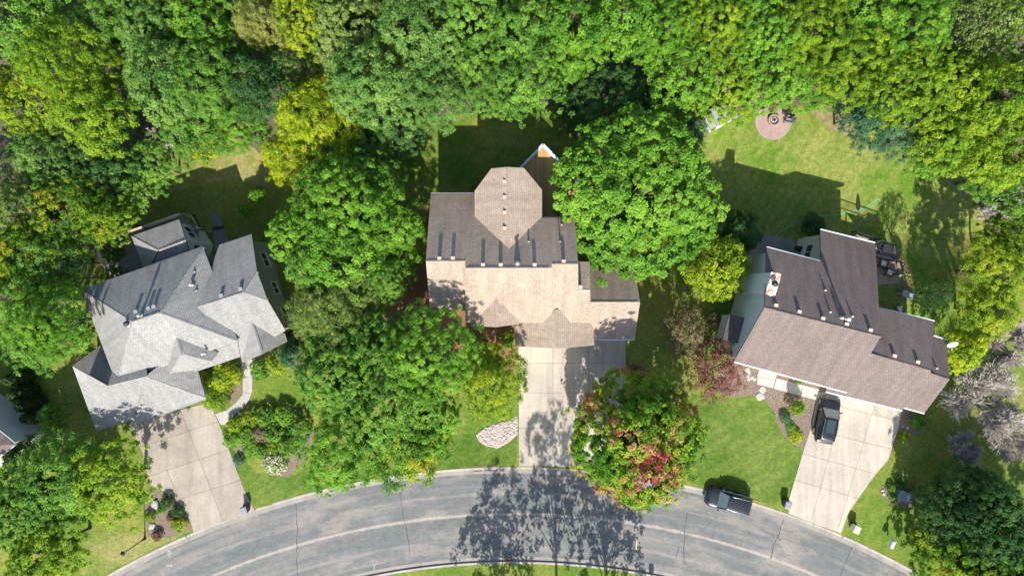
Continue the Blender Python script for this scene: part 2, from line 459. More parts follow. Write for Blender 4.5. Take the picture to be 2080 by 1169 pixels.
shingle('shingle_grey', (.250, .246, .236), .10, tab=.26, streak=(.80, 1.08), stepd=.032)
shingle('shingle_tan', (.345, .270, .208), .10, row=.25, tab=.26, streak=(.82, 1.08), stepd=.055)
shingle('shingle_brown', (.170, .133, .121), .08, row=.23, tab=.26, streak=(.78, 1.10), stepd=.045)
shingle('shingle_dark', (.105, .090, .085), .18)
siding('siding_grey', (.27, .29, .275)); siding('siding_white', (.60, .60, .57)); siding('siding_tan', (.50, .42, .33)); siding('siding_cream', (.58, .56, .48))
plain('white_paint', (.60, .59, .57), .45, var=.06); plain('black_metal', (.018, .019, .020), .45, var=.2)
plain('dark_trim', (.05, .045, .042), .6); plain('galvanised', (.55, .56, .57), .35, .8, .1)
plain('vent_tan', (.46, .34, .28), .6); plain('vent_grey', (.20, .20, .20), .6); plain('vent_dark', (.03, .03, .033), .6)
plain('pipe_white', (.52, .50, .46), .5); plain('lead', (.40, .37, .33), .55)
plain('rust_iron', (.11, .050, .038), .8, .0, .35, 9); plain('black_plastic', (.014, .014, .016), .42, var=.15)
plain('bin_black', (.035, .037, .042), .5, var=.2); plain('bin_lid', (.16, .18, .21), .5, var=.2)
plain('tyre', (.016, .016, .017), .8); plain('alloy', (.52, .53, .55), .3, .9, .05)
plain('chrome', (.75, .76, .78), .15, 1.0, .03)
plain('lamp_red', (.17, .010, .010), .25); plain('lamp_clear', (.70, .72, .74), .15)
plain('utility_blue', (.17, .235, .27), .45, var=.1); plain('cream_plastic', (.52, .48, .28), .5); plain('white_plastic', (.58, .58, .57), .45, var=.05)
plain('hose_green', (.12, .46, .33), .45, var=.1); plain('umbrella_green', (.012, .030, .022), .8)
plain('patio_pink', (.315, .222, .192), .85, var=.14, scale=1.4, bump=.01); plain('patio_joint', (.22, .16, .135), .9)
plain('ash', (.42, .40, .36), .95, var=.5, scale=9); plain('charred', (.03, .026, .023), .95, var=.4, scale=8)
plain('limestone', (.30, .29, .265), .85, var=.15, scale=2.5, bump=.02); plain('fieldstone', (.22, .205, .19), .85, var=.3, scale=3, bump=.03)
plain('cushion', (.62, .53, .40), .9, var=.2, scale=6); plain('solar_panel', (.18, .23, .29), .35); plain('tar', (.035, .036, .038), .7)
plain('rail_white_shade_tinted', (.50, .58, .68), .4, var=.04); plain('shed_metal', (.30, .31, .31), .45, .0, .08); plain('paint_mark', (.33, .335, .33), .8, var=.2, scale=14)  # deck railing is white; the blue of its shade is mixed into the colour
plain('paint_yellow', (.60, .52, .12), .8); plain('soot', (.05, .045, .04), .9)
glass_mat('glass'); glass_mat('car_glass', (.030, .042, .046)); glass_mat('windscreen_painted_sky', (.085, .11, .112))  # windscreen colour is lighter than the other panes, standing for reflected sky

def car_paint():
    m, t, b = nt('black_paint'); b.inputs['Base Color'].default_value = (.0075, .008, .011, 1)
    b.inputs['Roughness'].default_value = .30; b.inputs['Coat Weight'].default_value = .55; b.inputs['Coat Roughness'].default_value = .08
    n = N(t); n.bump(n.noise(n.coord('Object'), 260, 1), b, .0004); MATS['black_paint'] = m
car_paint()

def rusty_cap():
    """white painted flue cap with rust rings round the pipe"""
    m, t, b = nt('rusty_cap'); n = N(t); o = n.coord('Object')
    f = n.noise(o, 1.15, 3, .55)
    c = n.ramp(f, [(.44, (.74, .72, .68)), (.49, (.40, .15, .075)), (.53, (.34, .12, .06)), (.58, (.70, .67, .62))])
    n.lk(c, b.inputs['Base Color']); b.inputs['Roughness'].default_value = .7; MATS['rusty_cap'] = m
rusty_cap()
M = MATS

# ================================================================== THE SETTING
def ring_pt(r, th, z): return (ARC[0] + r * math.sin(th), ARC[1] + r * math.cos(th), z)

def make_ground():
    radii = [0, 20, 45, 62, 69, RS - .01, RS + .02, RN - .02, RN + .01] + [RN + .6 + .7 * i for i in range(76)] + [140, 160, 200, 300, 600, 1500]
    ths = []
    a = -math.pi
    while a < math.pi - 1e-6:
        ths.append(a); a += .0125 if abs(a + .006) < .62 else .06
    v = []; f = []; m = len(ths)
    for r in radii:
        for th in ths:
            x, y, _ = ring_pt(r, th, 0)
            z = -.30 if RS < r < RN else gz(y)
            v.append((x, y, z))
    for i in range(len(radii) - 1):
        for k in range(m):
            f.append((i * m + k, (i + 1) * m + k, (i + 1) * m + (k + 1) % m, i * m + (k + 1) % m))
    mb = MB(); mb.v = v; mb.f = [q[::-1] for q in f]
    o = mb.build('ground', M['lawn'], smooth=False); tag(o, kind='structure')
    bm = bmesh.new(); bm.from_mesh(o.data); bmesh.ops.remove_doubles(bm, verts=bm.verts, dist=1e-4)
    bmesh.ops.recalc_face_normals(bm, faces=bm.faces)
    if sum(fc.normal.z for fc in bm.faces) < 0: bmesh.ops.reverse_faces(bm, faces=bm.faces)
    bm.to_mesh(o.data); bm.free(); return o
make_ground()

def annulus(r0, r1, t0, t1, n, z):
    mb = MB()
    for i in range(n + 1):
        t = t0 + (t1 - t0) * i / n
        mb.v += [ring_pt(r0, t, z), ring_pt(r1, t, z)]
    mb.f = [(2 * i, 2 * i + 2, 2 * i + 3, 2 * i + 1)[::-1] for i in range(n)]
    return mb
road = annulus(RS + .2, RN - .2, -math.pi, math.pi - .00001, 700, -.12).build('road', M['asphalt']); tag(road, kind='structure')
kerb = empty('kerb'); tag(kerb, kind='structure')
gut = MB()
for (r0, r1) in ((RN - .62, RN - .17), (RS + .17, RS + .62)):
    a = annulus(r0, r1, -.75, .75, 220, -.112); gut.add(a.v, a.f)
gut.build('gutter', M['concrete_gutter'], kerb)
def kerb_seg(r0, r1, t0, t1, z1):
    mb = MB(); n = 4
    for i in range(n + 1):
        t = t0 + (t1 - t0) * i / n
        mb.v += [ring_pt(r0, t, -.25), ring_pt(r0, t, z1 - .03), ring_pt(r0 + .03 * (1 if r1 > r0 else -1), t, z1), ring_pt(r1, t, z1), ring_pt(r1, t, -.25)]
    for i in range(n):
        for k in range(4):
            mb.f.append((5 * i + k, 5 * i + k + 1, 5 * i + 5 + k + 1, 5 * i + 5 + k))
    mb.f += [(0, 1, 2, 3, 4), tuple(5 * n + k for k in (4, 3, 2, 1, 0))]
    return mb
L = 3.05
def in_drive(x):                                           # kerb dropped where the driveways meet the street
    return (-32.3 < x < -25.2) or (.2 < x < 8.2) or (27.2 < x < 32.8)
for rk, (r0, r1) in enumerate(((RN - .18, RN + .04), (RS + .18, RS - .04))):
    R0 = RN if rk == 0 else RS
    for i in range(-18, 18):
        t0 = i * L / R0; t1 = (i + 1) * L / R0 - .012 / R0 * 1.5
        xm = ARC[0] + R0 * math.sin((t0 + t1) / 2)
        low = rk == 0 and in_drive(xm)
        kerb_seg(r0, r1, t0, t1, -.085 if low else .03).build('kerb_segment', M['concrete_kerb'], kerb)

def crack(pts, w=.07, m='tar', name='crack', seed=0, par=None, z=-.1135, amp=.07):
    """narrow dark seam along a broken line"""
    r = random.Random(seed); P2 = []
    for i in range(len(pts) - 1):
        a = P(*pts[i]); b = P(*pts[i + 1]); k = max(2, int((b - a).length / .4))
        for j in range(k): P2.append(a.lerp(b, j / k) + Vector((r.uniform(-amp, amp), r.uniform(-amp, amp), 0)))
    P2.append(P(*pts[-1])); mb = MB()
    for i, p in enumerate(P2):
        t = (P2[min(i + 1, len(P2) - 1)] - P2[max(i - 1, 0)]).normalized(); nn = Vector((-t.y, t.x, 0)) * w * r.uniform(.2, .42)
        mb.v += [(p.x - nn.x, p.y - nn.y, z), (p.x + nn.x, p.y + nn.y, z)]
    mb.f = [(2 * i, 2 * i + 2, 2 * i + 3, 2 * i + 1)[::-1] for i in range(len(P2) - 1)]
    return mb.build(name, M[m], par if par is not None else road)
crack([(600, 1021), (603, 1070), (602, 1110), (604, 1168)], .10, seed=1)
crack([(812, 1002), (820, 1060), (829, 1090), (832, 1125)], .09, seed=2)
crack([(1397, 1040), (1392, 1070), (1389, 1110), (1390, 1145)], .10, seed=3)
crack([(1380, 1110), (1374, 1136)], .08, seed=4)
crack([(1597, 1043), (1588, 1068), (1575, 1102), (1566, 1135)], .12, seed=5)
crack([(1582, 1072), (1579, 1085), (1586, 1100)], .07, seed=6)
crack([(1740, 1092), (1727, 1125), (1708, 1168)], .10, seed=7)
crack([(1075, 960), (1081, 982)], .06, seed=8)
crack([(975, 1052), (1060, 1047), (1170, 1047)], .04, seed=9, amp=.02)
# surveyors' spray marks on the asphalt
def strokes(name, lines, w, mat):
    mb = MB()
    for ln in lines:
        for i in range(len(ln) - 1):
            a = P(*ln[i]); b = P(*ln[i + 1]); t = (b - a).normalized(); nn = Vector((-t.y, t.x, 0)) * w / 2
            mb.add([(a.x - nn.x, a.y - nn.y, -.1125), (b.x - nn.x, b.y - nn.y, -.1125), (b.x + nn.x, b.y + nn.y, -.1125), (a.x + nn.x, a.y + nn.y, -.1125)], [(0, 1, 2, 3)])
    return mb.build(name, M[mat], road)
circ = [(343.5 + 3.6 * math.cos(t * .6), 1122.5 + 4.2 * math.sin(t * .6)) for t in range(11)]
strokes('spray_mark', [circ, [(343, 1119), (344, 1125)], [(341, 1128), (347, 1132)]], .05, 'paint_mark')
strokes('spray_mark', [[(338, 1146), (340, 1151), (343, 1147)], [(345, 1151), (348, 1145)], [(344, 1147), (349, 1150)]], .05, 'paint_mark')
strokes('spray_mark', [[(1247, 1082), (1248, 1087), (1251, 1087), (1251, 1082)], [(1257, 1082), (1254, 1083), (1257, 1086), (1254, 1088)]], .05, 'paint_mark')
strokes('spray_mark', [[(1294, 1098), (1293, 1117)]], .07, 'paint_yellow')
strokes('spray_mark', [[(757, 1145), (760, 1153), (759, 1162)], [(757, 1150), (764, 1146)]], .05, 'paint_mark')

def manhole(px, py, r, label):
    p = P(px, py); t = empty('manhole_cover', (p.x, p.y, -.12), 0, label, 'manhole cover')
    MB().lathe([(r, 0), (r, .012), (r * .9, .012)], 28).build('frame', M['concrete_kerb'], t)
    mb = MB().lathe([(r * .86, 0), (r * .86, .018), (r * .5, .02)], 28)
    for k in range(6): mb.box((r * .5 * math.cos(k * 1.047), r * .5 * math.sin(k * 1.047), .02), (.1, .04, .008), k * 1.047)
    mb.build('lid', M['rust_iron'], t)
manhole(803, 993, .36, 'round rusty manhole cover in the street below the big green maple')

def drain(px, py, rz, label):
    p = P(px, py); t = empty('storm_drain', (p.x, p.y, -.112), rz, label, 'storm drain', 'storm drains set in the gutters')
    mb = MB()
    for s in (-1, 1): mb.box((0, s * .22, .01), (.86, .05, .03)); mb.box((s * .41, 0, .01), (.05, .44, .03))
    mb.build('frame', M['rust_iron'], t)
    for k in range(7): MB().box((-.33 + .11 * k, 0, .006), (.055, .40, .02)).build('bar', M['rust_iron'], t)
    MB().box((0, .34, .09), (.9, .12, .12)).build('hood', M['rust_iron'], t)
drain(970, 952.5, .05, 'rusty storm drain in the kerb, nearer the big green maple')
drain(1001.5, 951.5, .02, 'rusty storm drain in the kerb, nearer the tan house driveway')
drain(1032, 1137, math.pi, 'dark storm drain in the kerb along the picture bottom edge')

# ------------------------------------------------------------------ sheets on the ground
def sheet(name, pts, m, dz, seed=None, amp=.12, kind='structure', world_pts=False, seg=.7):
    poly = pts if world_pts else [tuple(G(*p)[:2]) for p in pts]
    if seed is not None: poly = wobble(poly, seed, amp, seg)
    o = drape(name, poly, M[m], dz); tag(o, kind=kind); return o

sheet('forest_floor', [(-420, -330), (2500, -330), (2500, 560), (2090, 520), (2010, 470), (1985, 400), (1940, 345), (1880, 320), (1800, 290), (1735, 245), (1690, 212), (1600, 214), (1530, 214),
      (1460, 262), (1425, 240), (1390, 190), (1240, 205), (1150, 215), (1060, 215), (985, 228), (880, 236), (840, 300), (760, 330), (560, 330), (515, 300), (470, 292), (430, 285), (350, 296), (300, 365),
      (235, 398), (215, 470), (160, 560), (150, 700), (60, 730), (-420, 730)], 'forest_litter', .012, 5, .25, seg=2.0)
sheet('back_lawn', [(1425, 250), (1465, 262), (1530, 216), (1600, 216), (1690, 214), (1735, 247), (1800, 292), (1880, 322), (1940, 348), (1980, 400), (1975, 470), (1900, 560), (1880, 650), (1830, 650), (1780, 560), (1500, 560), (1440, 470), (1400, 420)], 'lawn_back', .016, 6, .2)
sheet('front_lawn', [(1405, 800), (1500, 808), (1526, 801), (1551, 811), (1574, 838), (1576, 857), (1590, 882), (1612, 902), (1630, 914), (1602, 1012), (1560, 1022), (1480, 1000), (1400, 980), (1380, 900)], 'lawn_lush', .008, 7, .05)
sheet('front_lawn', [(452, 875), (470, 905), (520, 960), (600, 965), (700, 900), (960, 880), (1050, 885), (1050, 940), (940, 948), (770, 972), (640, 1000), (522, 1033), (500, 1000)], 'lawn_lush', .008, 8, .05)
sheet('side_lawn', [(2010, 990), (2080, 930), (2200, 930), (2200, 1100), (2080, 1080)], 'lawn_lush', .008, 9)
sheet('dry_lawn', [(300, 370), (355, 296), (430, 287), (520, 302), (560, 340), (545, 380), (480, 360), (400, 375), (250, 425), (238, 400)], 'lawn_dry', .018, 10, .25)
sheet('dry_lawn', [(170, 1100), (215, 1075), (290, 1085), (330, 1080), (390, 1078), (300, 1120), (215, 1160), (160, 1250)], 'lawn_dry', .010, 11, .15)
sheet('bare_soil', [(1800, 500), (1828, 505), (1850, 540), (1855, 590), (1845, 618), (1825, 615), (1822, 560)], 'soil_dry', .020, 12, .2)
sheet('bare_soil', [(1690, 215), (1715, 240), (1745, 265), (1735, 280), (1690, 262), (1650, 240), (1640, 222)], 'soil_dry', .021, 13, .3)
sheet('bare_soil', [(1925, 335), (1965, 360), (1972, 400), (1955, 395), (1925, 375), (1910, 350)], 'soil_dry', .021, 14, .3)

# planting beds
sheet('mulch_bed', [(1498, 735), (1545, 745), (1590, 750), (1690, 780), (1660, 812), (1648, 862), (1632, 912), (1612, 902), (1590, 882), (1576, 857), (1574, 838), (1551, 811), (1526, 801), (1500, 808), (1460, 800), (1440, 770)], 'mulch', .014, 21, .06)
sheet('mulch_bed', [(1832, 826), (1885, 842), (1880, 872), (1855, 885), (1826, 890), (1824, 872)], 'mulch', .014, 22, .06)
sheet('mulch_bed', [(1785, 990), (1800, 982), (1835, 980), (1862, 1000), (1858, 1020), (1838, 1032), (1815, 1022), (1795, 1008)], 'mulch', .014, 23, .05)
sheet('mulch_bed', [(1278, 757), (1285, 742), (1300, 739), (1311, 750), (1310, 770), (1296, 777), (1283, 772)], 'mulch_red', .014, 24, .05)
sheet('mulch_bed', [(785, 560), (865, 545), (900, 560), (955, 640), (1050, 660), (1050, 700), (1045, 760), (960, 700), (900, 720), (780, 720)], 'mulch_red', .014, 25, .1)
sheet('gravel_bed', [(966, 882), (985, 868), (1051, 845), (1051, 882), (1036, 894), (1012, 910), (988, 906), (973, 896)], 'pebbles', .016, 26, .05)
sheet('mulch_bed', [(455, 862), (475, 848), (500, 830), (600, 825), (640, 880), (620, 930), (585, 968), (548, 962), (530, 930), (505, 925), (478, 920), (462, 890)], 'mulch', .012, 27, .08)
sheet('mulch_bed', [(302, 986), (333, 998), (368, 1026), (385, 1052), (391, 1076), (340, 1092), (300, 1088), (290, 1040)], 'mulch', .014, 28, .08)
sheet('mulch_bed', [(375, 800), (430, 740), (492, 735), (494, 790), (478, 815), (440, 835), (420, 835)], 'mulch', .012, 29, .05)
sheet('mulch_bed', [(512, 735), (600, 690), (610, 740), (560, 760), (515, 770)], 'mulch', .012, 30, .05)

# ------------------------------------------------------------------ driveways and walks: each slab its own piece
def slabs(name, pts, lines, m, dz=.05, gap=.012, piece='slab', base_m='tar'):
    poly = [tuple(G(*p)[:2]) for p in pts]
    if area(poly) < 0: poly = poly[::-1]
    o = drape(name, poly, M[base_m], .022); tag(o, kind='structure')
    pieces = [poly]
    for (a, b, lim) in lines:
        a = G(*a); b = G(*b); d = (b - a).normalized(); nn = (-d.y, d.x); out = []
        for q in pieces:
            cx = sum(p[0] for p in q) / len(q); cyy = sum(p[1] for p in q) / len(q)
            t = (Vector((cx, cyy, 0)) - a).dot(d); Lk = (b - a).length
            if lim and not (-.5 < t < Lk + .5): out.append(q); continue
            for k in (1, -1):
                c = clip(q, a, nn, k)
                if len(c) >= 3 and abs(area(c)) > .05: out.append(c)
        pieces = out
    for q in pieces:
        qi = inset(q, gap)
        drape_z = [gz(p[1]) for p in qi]
        mb = MB(); n = len(qi)
        if area(qi) < 0: qi = qi[::-1]
        mb.v = [(p[0], p[1], gz(p[1]) - .05) for p in qi] + [(p[0], p[1], gz(p[1]) + dz) for p in qi]
        mb.f = [tuple(range(n, 2 * n))] + [(i, (i + 1) % n, n + (i + 1) % n, n + i) for i in range(n)]
        mb.build(piece, M[m], o)
    return o
slabs('driveway', [(262, 858), (432, 815), (436, 838), (451, 873), (499, 1000), (519, 1037), (456, 1058), (393, 1080), (387, 1056), (369, 1025), (333, 997), (306, 984), (290, 920)],
      [((349, 886), (436, 858), 0), ((319, 961), (462, 913), 0), ((363, 1013), (482, 976), 0), ((366, 830), (452, 1053), 0), ((339, 953), (368, 1022), 1)], 'concrete_tan')
slabs('driveway', [(1053, 690), (1271, 690), (1271, 775), (1255, 850), (1205, 951), (1130, 946), (1054, 946)],
      [((1040, 737), (1280, 737), 0), ((1040, 797), (1280, 797), 0), ((1040, 868), (1280, 868), 0), ((1123, 690), (1123, 950), 0), ((1195, 690), (1195, 800), 1)], 'concrete')
slabs('driveway', [(1662, 795), (1720, 800), (1833, 826), (1823, 873), (1804, 933), (1779, 961), (1723, 1040), (1708, 1082), (1655, 1063), (1601, 1042), (1603, 1010), (1632, 913), (1648, 863)],
      [((1716, 826), (1826, 855), 0), ((1705, 885), (1808, 910), 0), ((1628, 920), (1778, 961), 0), ((1611, 973), (1743, 1011), 0), ((1716, 810), (1651, 1043), 0), ((1776, 823), (1716, 1026), 0)], 'concrete')
slabs('porch_pad', [(1543.6, 743), (1582, 752), (1576, 766), (1570, 788), (1537, 780), (1538, 761)], [((1538, 764), (1580, 774), 0)], 'concrete_walk', dz=.055)
slabs('front_walk', [(1577, 767), (1665, 790), (1658, 812), (1571, 789)], [((1600, 770), (1594, 800), 0), ((1632, 775), (1626, 806), 0)], 'concrete_walk', dz=.055)
slabs('front_walk', [(491, 728), (513, 726), (513, 792), (506, 813), (492, 829), (472, 846), (457, 862), (448, 862), (437, 840), (462, 831), (481, 815), (493, 800), (494, 770)],
      [((485, 765), (520, 764), 0), ((485, 795), (520, 800), 0), ((470, 815), (500, 835), 0), ((455, 825), (470, 850), 0)], 'concrete_walk', dz=.055)
slabs('back_path', [(428, 432), (440, 428), (462, 480), (478, 520), (440, 530), (435, 490)], [((425, 470), (465, 462), 0), ((425, 500), (475, 492), 0)], 'concrete_grey', dz=.04)
slabs('back_patio', [(1522, 467), (1640, 494), (1632, 545), (1514, 520)], [((1575, 460), (1562, 545), 0), ((1500, 497), (1650, 530), 0)], 'concrete_grey', dz=.05)

# ================================================================== HOUSES
def hit(px, py, plane):
    """where the line of sight of that picture point meets a plane"""
    o = Vector((0, 0, CAM_H)); dirv = P(px, py, 0) - o; p0, nn = plane
    return o + dirv * ((p0 - o).dot(nn) / dirv.dot(nn))

def plane_of(a, b, c):
    a, b, c = P(*a), P(*b), P(*c); nn = (b - a).cross(c - a).normalized()
    return a, (nn if nn.z > 0 else -nn)

def hz(px, py, plane): return (px, py, hit(px, py, plane).z)

def roof(house, pts, m, thick=.16, name='roof_slope', par=None, plane=None):
    """one slope with corners at (px, py); all corners lie on one plane, by default that of the first three"""
    if plane is None:
        best = None
        for i in range(len(pts)):
            for j in range(i + 1, len(pts)):
                for k in range(j + 1, len(pts)):
                    A3, B3, C3 = P(*pts[i]), P(*pts[j]), P(*pts[k]); ar = (B3 - A3).cross(C3 - A3).length
                    if best is None or ar > best[0]: best = (ar, pts[i], pts[j], pts[k])
        plane = plane_of(*best[1:]) if len(pts) < 5 else plane_of(*pts[:3])
    nn = plane[1]
    w = [hit(p[0], p[1], plane) for p in pts]
    if area([(p.x, p.y) for p in w]) < 0: w = w[::-1]
    c = sum(w, Vector()) / len(w)
    e = Vector((0, 0, 1)).cross(nn); e = e.normalized() if e.length > 1e-4 else Vector((1, 0, 0))
    s = nn.cross(e)
    n = len(w); me = bpy.data.meshes.new(name)
    vs = [tuple(p) for p in w] + [(p.x, p.y, p.z - thick) for p in w]
    fs = [tuple(range(n)), tuple(range(2 * n - 1, n - 1, -1))] + [(i, n + i, n + (i + 1) % n, (i + 1) % n) for i in range(n)]
    me.from_pydata(vs, [], fs); uvl = me.uv_layers.new(name='UVMap')
    for lp in me.loops:
        v = Vector(vs[lp.vertex_index]); uvl.data[lp.index].uv = (v.dot(e) + 50, v.dot(s) + 50)
    me.materials.append(M[m]); me.materials.append(M['dark_trim'])
    for i, pl in enumerate(me.polygons): pl.material_index = 0 if i == 0 else 1
    o = bpy.data.objects.new(name, me); link(o, par if par is not None else house); return o, nn, c

def ridge(house, a, b, m, w=.26, step=.30, lift=.004):
    """overlapping cap shingles along a ridge or hip"""
    a = P(*a); b = P(*b); d = b - a; L = d.length; d.normalize(); k = int(L / step); mb = MB()
    r = d.cross(Vector((0, 0, 1))).normalized()
    for i in range(k):
        p = a + d * (i * step); q = a + d * (i * step + step * 1.12)
        dn = Vector((0, 0, -.105))
        l0, l1 = lift, lift + .014
        mb.add([p + Vector((0, 0, l0)), p + r * w / 2 + dn + Vector((0, 0, l0)), p - r * w / 2 + dn + Vector((0, 0, l0)),
                q + Vector((0, 0, l1)), q + r * w / 2 + dn + Vector((0, 0, l1)), q - r * w / 2 + dn + Vector((0, 0, l1))],
               [(0, 3, 4, 1), (0, 2, 5, 3), (3, 5, 4), (0, 1, 2), (1, 4, 5, 2)])
    o = mb.build('ridge_cap', M[m], house)
    uv = o.data.uv_layers.new(name='UVMap')
    for lp in o.data.loops:
        v = o.data.vertices[lp.vertex_index].co; uv.data[lp.index].uv = (v.x * 1.0, v.y * 1.0 + v.z)
    return o

def gutter(house, a, b, m='white_paint', w=.12):
    a = P(*a); b = P(*b); d = (b - a).normalized(); out = d.cross(Vector((0, 0, 1)))
    mb = MB(); dz = Vector((0, 0, -.09))
    mb.bar(a + dz, b + dz, w, .11)
    o = mb.build('gutter', M[m], house); return o

def walls(house, pts, m, zb, ins=.42, windows=(), m_each=None):
    """walls under an eave outline; each pt (px, py, roof height) or Vector"""
    w = [p if isinstance(p, Vector) else P(*p) for p in pts]
    poly = [(p.x, p.y) for p in w]; sg = area(poly)
    q = inset(poly, ins) if ins else poly
    n = len(q); res = []
    for i in range(n):
        j = (i + 1) % n
        z0, z1 = w[i].z - .30, w[j].z - .30
        a, b = q[i], q[j]
        if math.hypot(a[0] - b[0], a[1] - b[1]) < .05: continue
        mb = MB()
        d = Vector((b[0] - a[0], b[1] - a[1], 0)).normalized(); nn = Vector((d.y, -d.x, 0)) * (1 if sg > 0 else -1)
        t = nn * -.15
        vs = [(a[0], a[1], zb), (b[0], b[1], zb), (b[0], b[1], z1), (a[0], a[1], z0)]
        vs += [(v[0] + t.x, v[1] + t.y, v[2]) for v in vs]
        mb.add(vs, [(0, 1, 2, 3), (7, 6, 5, 4), (0, 4, 5, 1), (1, 5, 6, 2), (2, 6, 7, 3), (3, 7, 4, 0)])
        ob = mb.build('wall', M[m_each[i] if m_each and m_each.get(i) else m], house)
        bm = bmesh.new(); bm.from_mesh(ob.data); bmesh.ops.recalc_face_normals(bm, faces=bm.faces); bm.to_mesh(ob.data); bm.free()
        res.append((Vector((*a, 0)), Vector((*b, 0)), nn))
        for (wi, f, zc, ww, hh) in windows:
            if wi == i: window(house, Vector((*a, 0)).lerp(Vector((*b, 0)), f) + Vector((0, 0, zc)), d, nn, ww, hh)
    return res

def window(house, c, d, nn, w, h, panes=2):
    fr = MB(); up = Vector((0, 0, 1)); o = c + nn * .02
    t = .10
    for s in (-1, 1):
        fr.bar(o + d * s * w / 2 - up * (h / 2 + t / 2), o + d * s * w / 2 + up * (h / 2 + t / 2), t, .09, nn)
        fr.bar(o + up * s * h / 2 - d * (w / 2 - t / 2), o + up * s * h / 2 + d * (w / 2 - t / 2), t, .088, nn)
    for k in range(1, panes):
        x = -w / 2 + w * k / panes
        fr.bar(o + d * x - up * (h / 2 - t / 2), o + d * x + up * (h / 2 - t / 2), .07, .07, nn)
    f = fr.build('window', M['white_paint'], house)
    for k in range(panes):
        x = -w / 2 + w * (k + .5) / panes
        MB().bar(c + d * x + nn * .012 - up * (h / 2 - t / 2), c + d * x + nn * .012 + up * (h / 2 - t / 2), w / panes - .07, .02, nn).build('pane', M['glass'], f)
    MB().bar(c - d * (w / 2 + .1) - up * (h / 2 + .09) + nn * .06, c + d * (w / 2 + .1) - up * (h / 2 + .09) + nn * .06, .12, .05).build('sill', M['white_paint'], f)
    return f

def on_slope(px, py, h): return P(px, py, h)

def box_vent(house, px, py, h, m, nn, s=.28, hh=.06, plane=None):
    p = hit(px, py, plane) if plane else P(px, py, h); rz = math.atan2(nn.x, -nn.y) if abs(nn.x) + abs(nn.y) > 0 else 0
    rz = math.atan2(nn.y, nn.x) + math.pi / 2
    mb = MB().box((p.x, p.y, p.z + hh / 2 - .15), (s, s, hh + .25), rz)
    o = mb.build('roof_vent', M[m], house, bevel=.02)
    MB().box((p.x, p.y, p.z + hh + .01), (s * 1.15, s * 1.15, .05), rz).build('vent_cap', M[m], o)
    return o

def pipe(house, px, py, h, r, L, m, cap=True, name='vent_pipe', plane=None):
    p = hit(px, py, plane) if plane else P(px, py, h)
    o = MB().tube([p + Vector((0, 0, -.3)), p + Vector((0, 0, L))], r, 12).build(name, M[m], house, True)
    MB().lathe([(r * 2.4, -.05), (r * 1.6, .08), (r * 1.05, .16)], 14, tuple(p)).build('flashing', M['lead'], o, True)
    if cap: MB().lathe([(r * 1.7, L), (r * 1.75, L + .08), (r * .6, L + .16)], 14, tuple(p)).build('pipe_cap', M[m], o, True)
    return o

# ------------------------------------------------------------------ tan house in the middle
TAN = empty('tan_house', (0, 0, 0), 0, 'tan shingled house with an octagonal rear roof, in the middle', 'house')
sm = 'shingle_tan'
pN = plane_of((947, 544, 10.05), (1120, 543.5, 10.05), (875, 393.5, 4.3))
hL = hz(900, 530, pN)[2]; hR = hz(1147, 536, pN)[2]
_, nN, _ = roof(TAN, [(875, 393.5), (1010, 393.5), (1010, 442), (1167, 442), (1174.5, 536), (1120, 536), (1120, 543.5), (947, 544), (947, 530), (865, 530)], sm, plane=pN)
pS = plane_of((947, 544, 10.05), (1120, 543.5, 10.05), (952, 655.5, 6.1))
_, nS, _ = roof(TAN, [(945, 544), (1121, 543.5), (1121, 655.5), (945, 655.5)], sm, plane=pS)
pSL = plane_of((865, 530, hL), (947, 530, hL), (870, 624, 6.55)); roof(TAN, [(865, 530), (947, 530), (952, 632), (873, 624)], sm, plane=pSL)
pSR = plane_of((1120, 536, hR), (1174.5, 536, hR), (1130, 655, 6.0))
roof(TAN, [(1120, 536), (1174.5, 536), (1174.5, 588), (1199, 588), (1199.5, 655), (1119, 655)], sm, plane=pSR)
hA = hz(1187, 588, pSR)[2]
roof(TAN, [(1168, 588, hA), (1199, 588, hA), (1198, 531, 6.5), (1170, 531, 6.5)], sm)
roof(TAN, [(1192, 613, 6.0), (1300, 613, 6.0), (1290, 547, 3.1), (1192, 535, 3.1)], sm)
roof(TAN, [(1175, 613, 6.0), (1300, 613, 6.0), (1289, 688.5, 3.1), (1175, 688.5, 3.1)], sm)
# octagonal rear wing
roof(TAN, [(1034, 505, 8.7), (1030, 339, 8.7), (964, 443, 6.2), (964, 388, 6.2), (998, 342, 7.5)][0:2] + [(998, 342, 7.5), (964, 388, 6.2), (964, 443, 6.2)], sm, plane=plane_of((1034, 505, 8.7), (1030, 339, 8.7), (964, 415, 6.2)))
roof(TAN, [(1034, 505, 8.7), (1101, 440, 6.2), (1101, 385, 6.2), (1064, 341, 7.5), (1030, 339, 8.7)], sm, plane=plane_of((1034, 505, 8.7), (1030, 339, 8.7), (1101, 412, 6.2)))
ridge(TAN, (1030, 340, 8.7), (1034, 504, 8.7), sm)
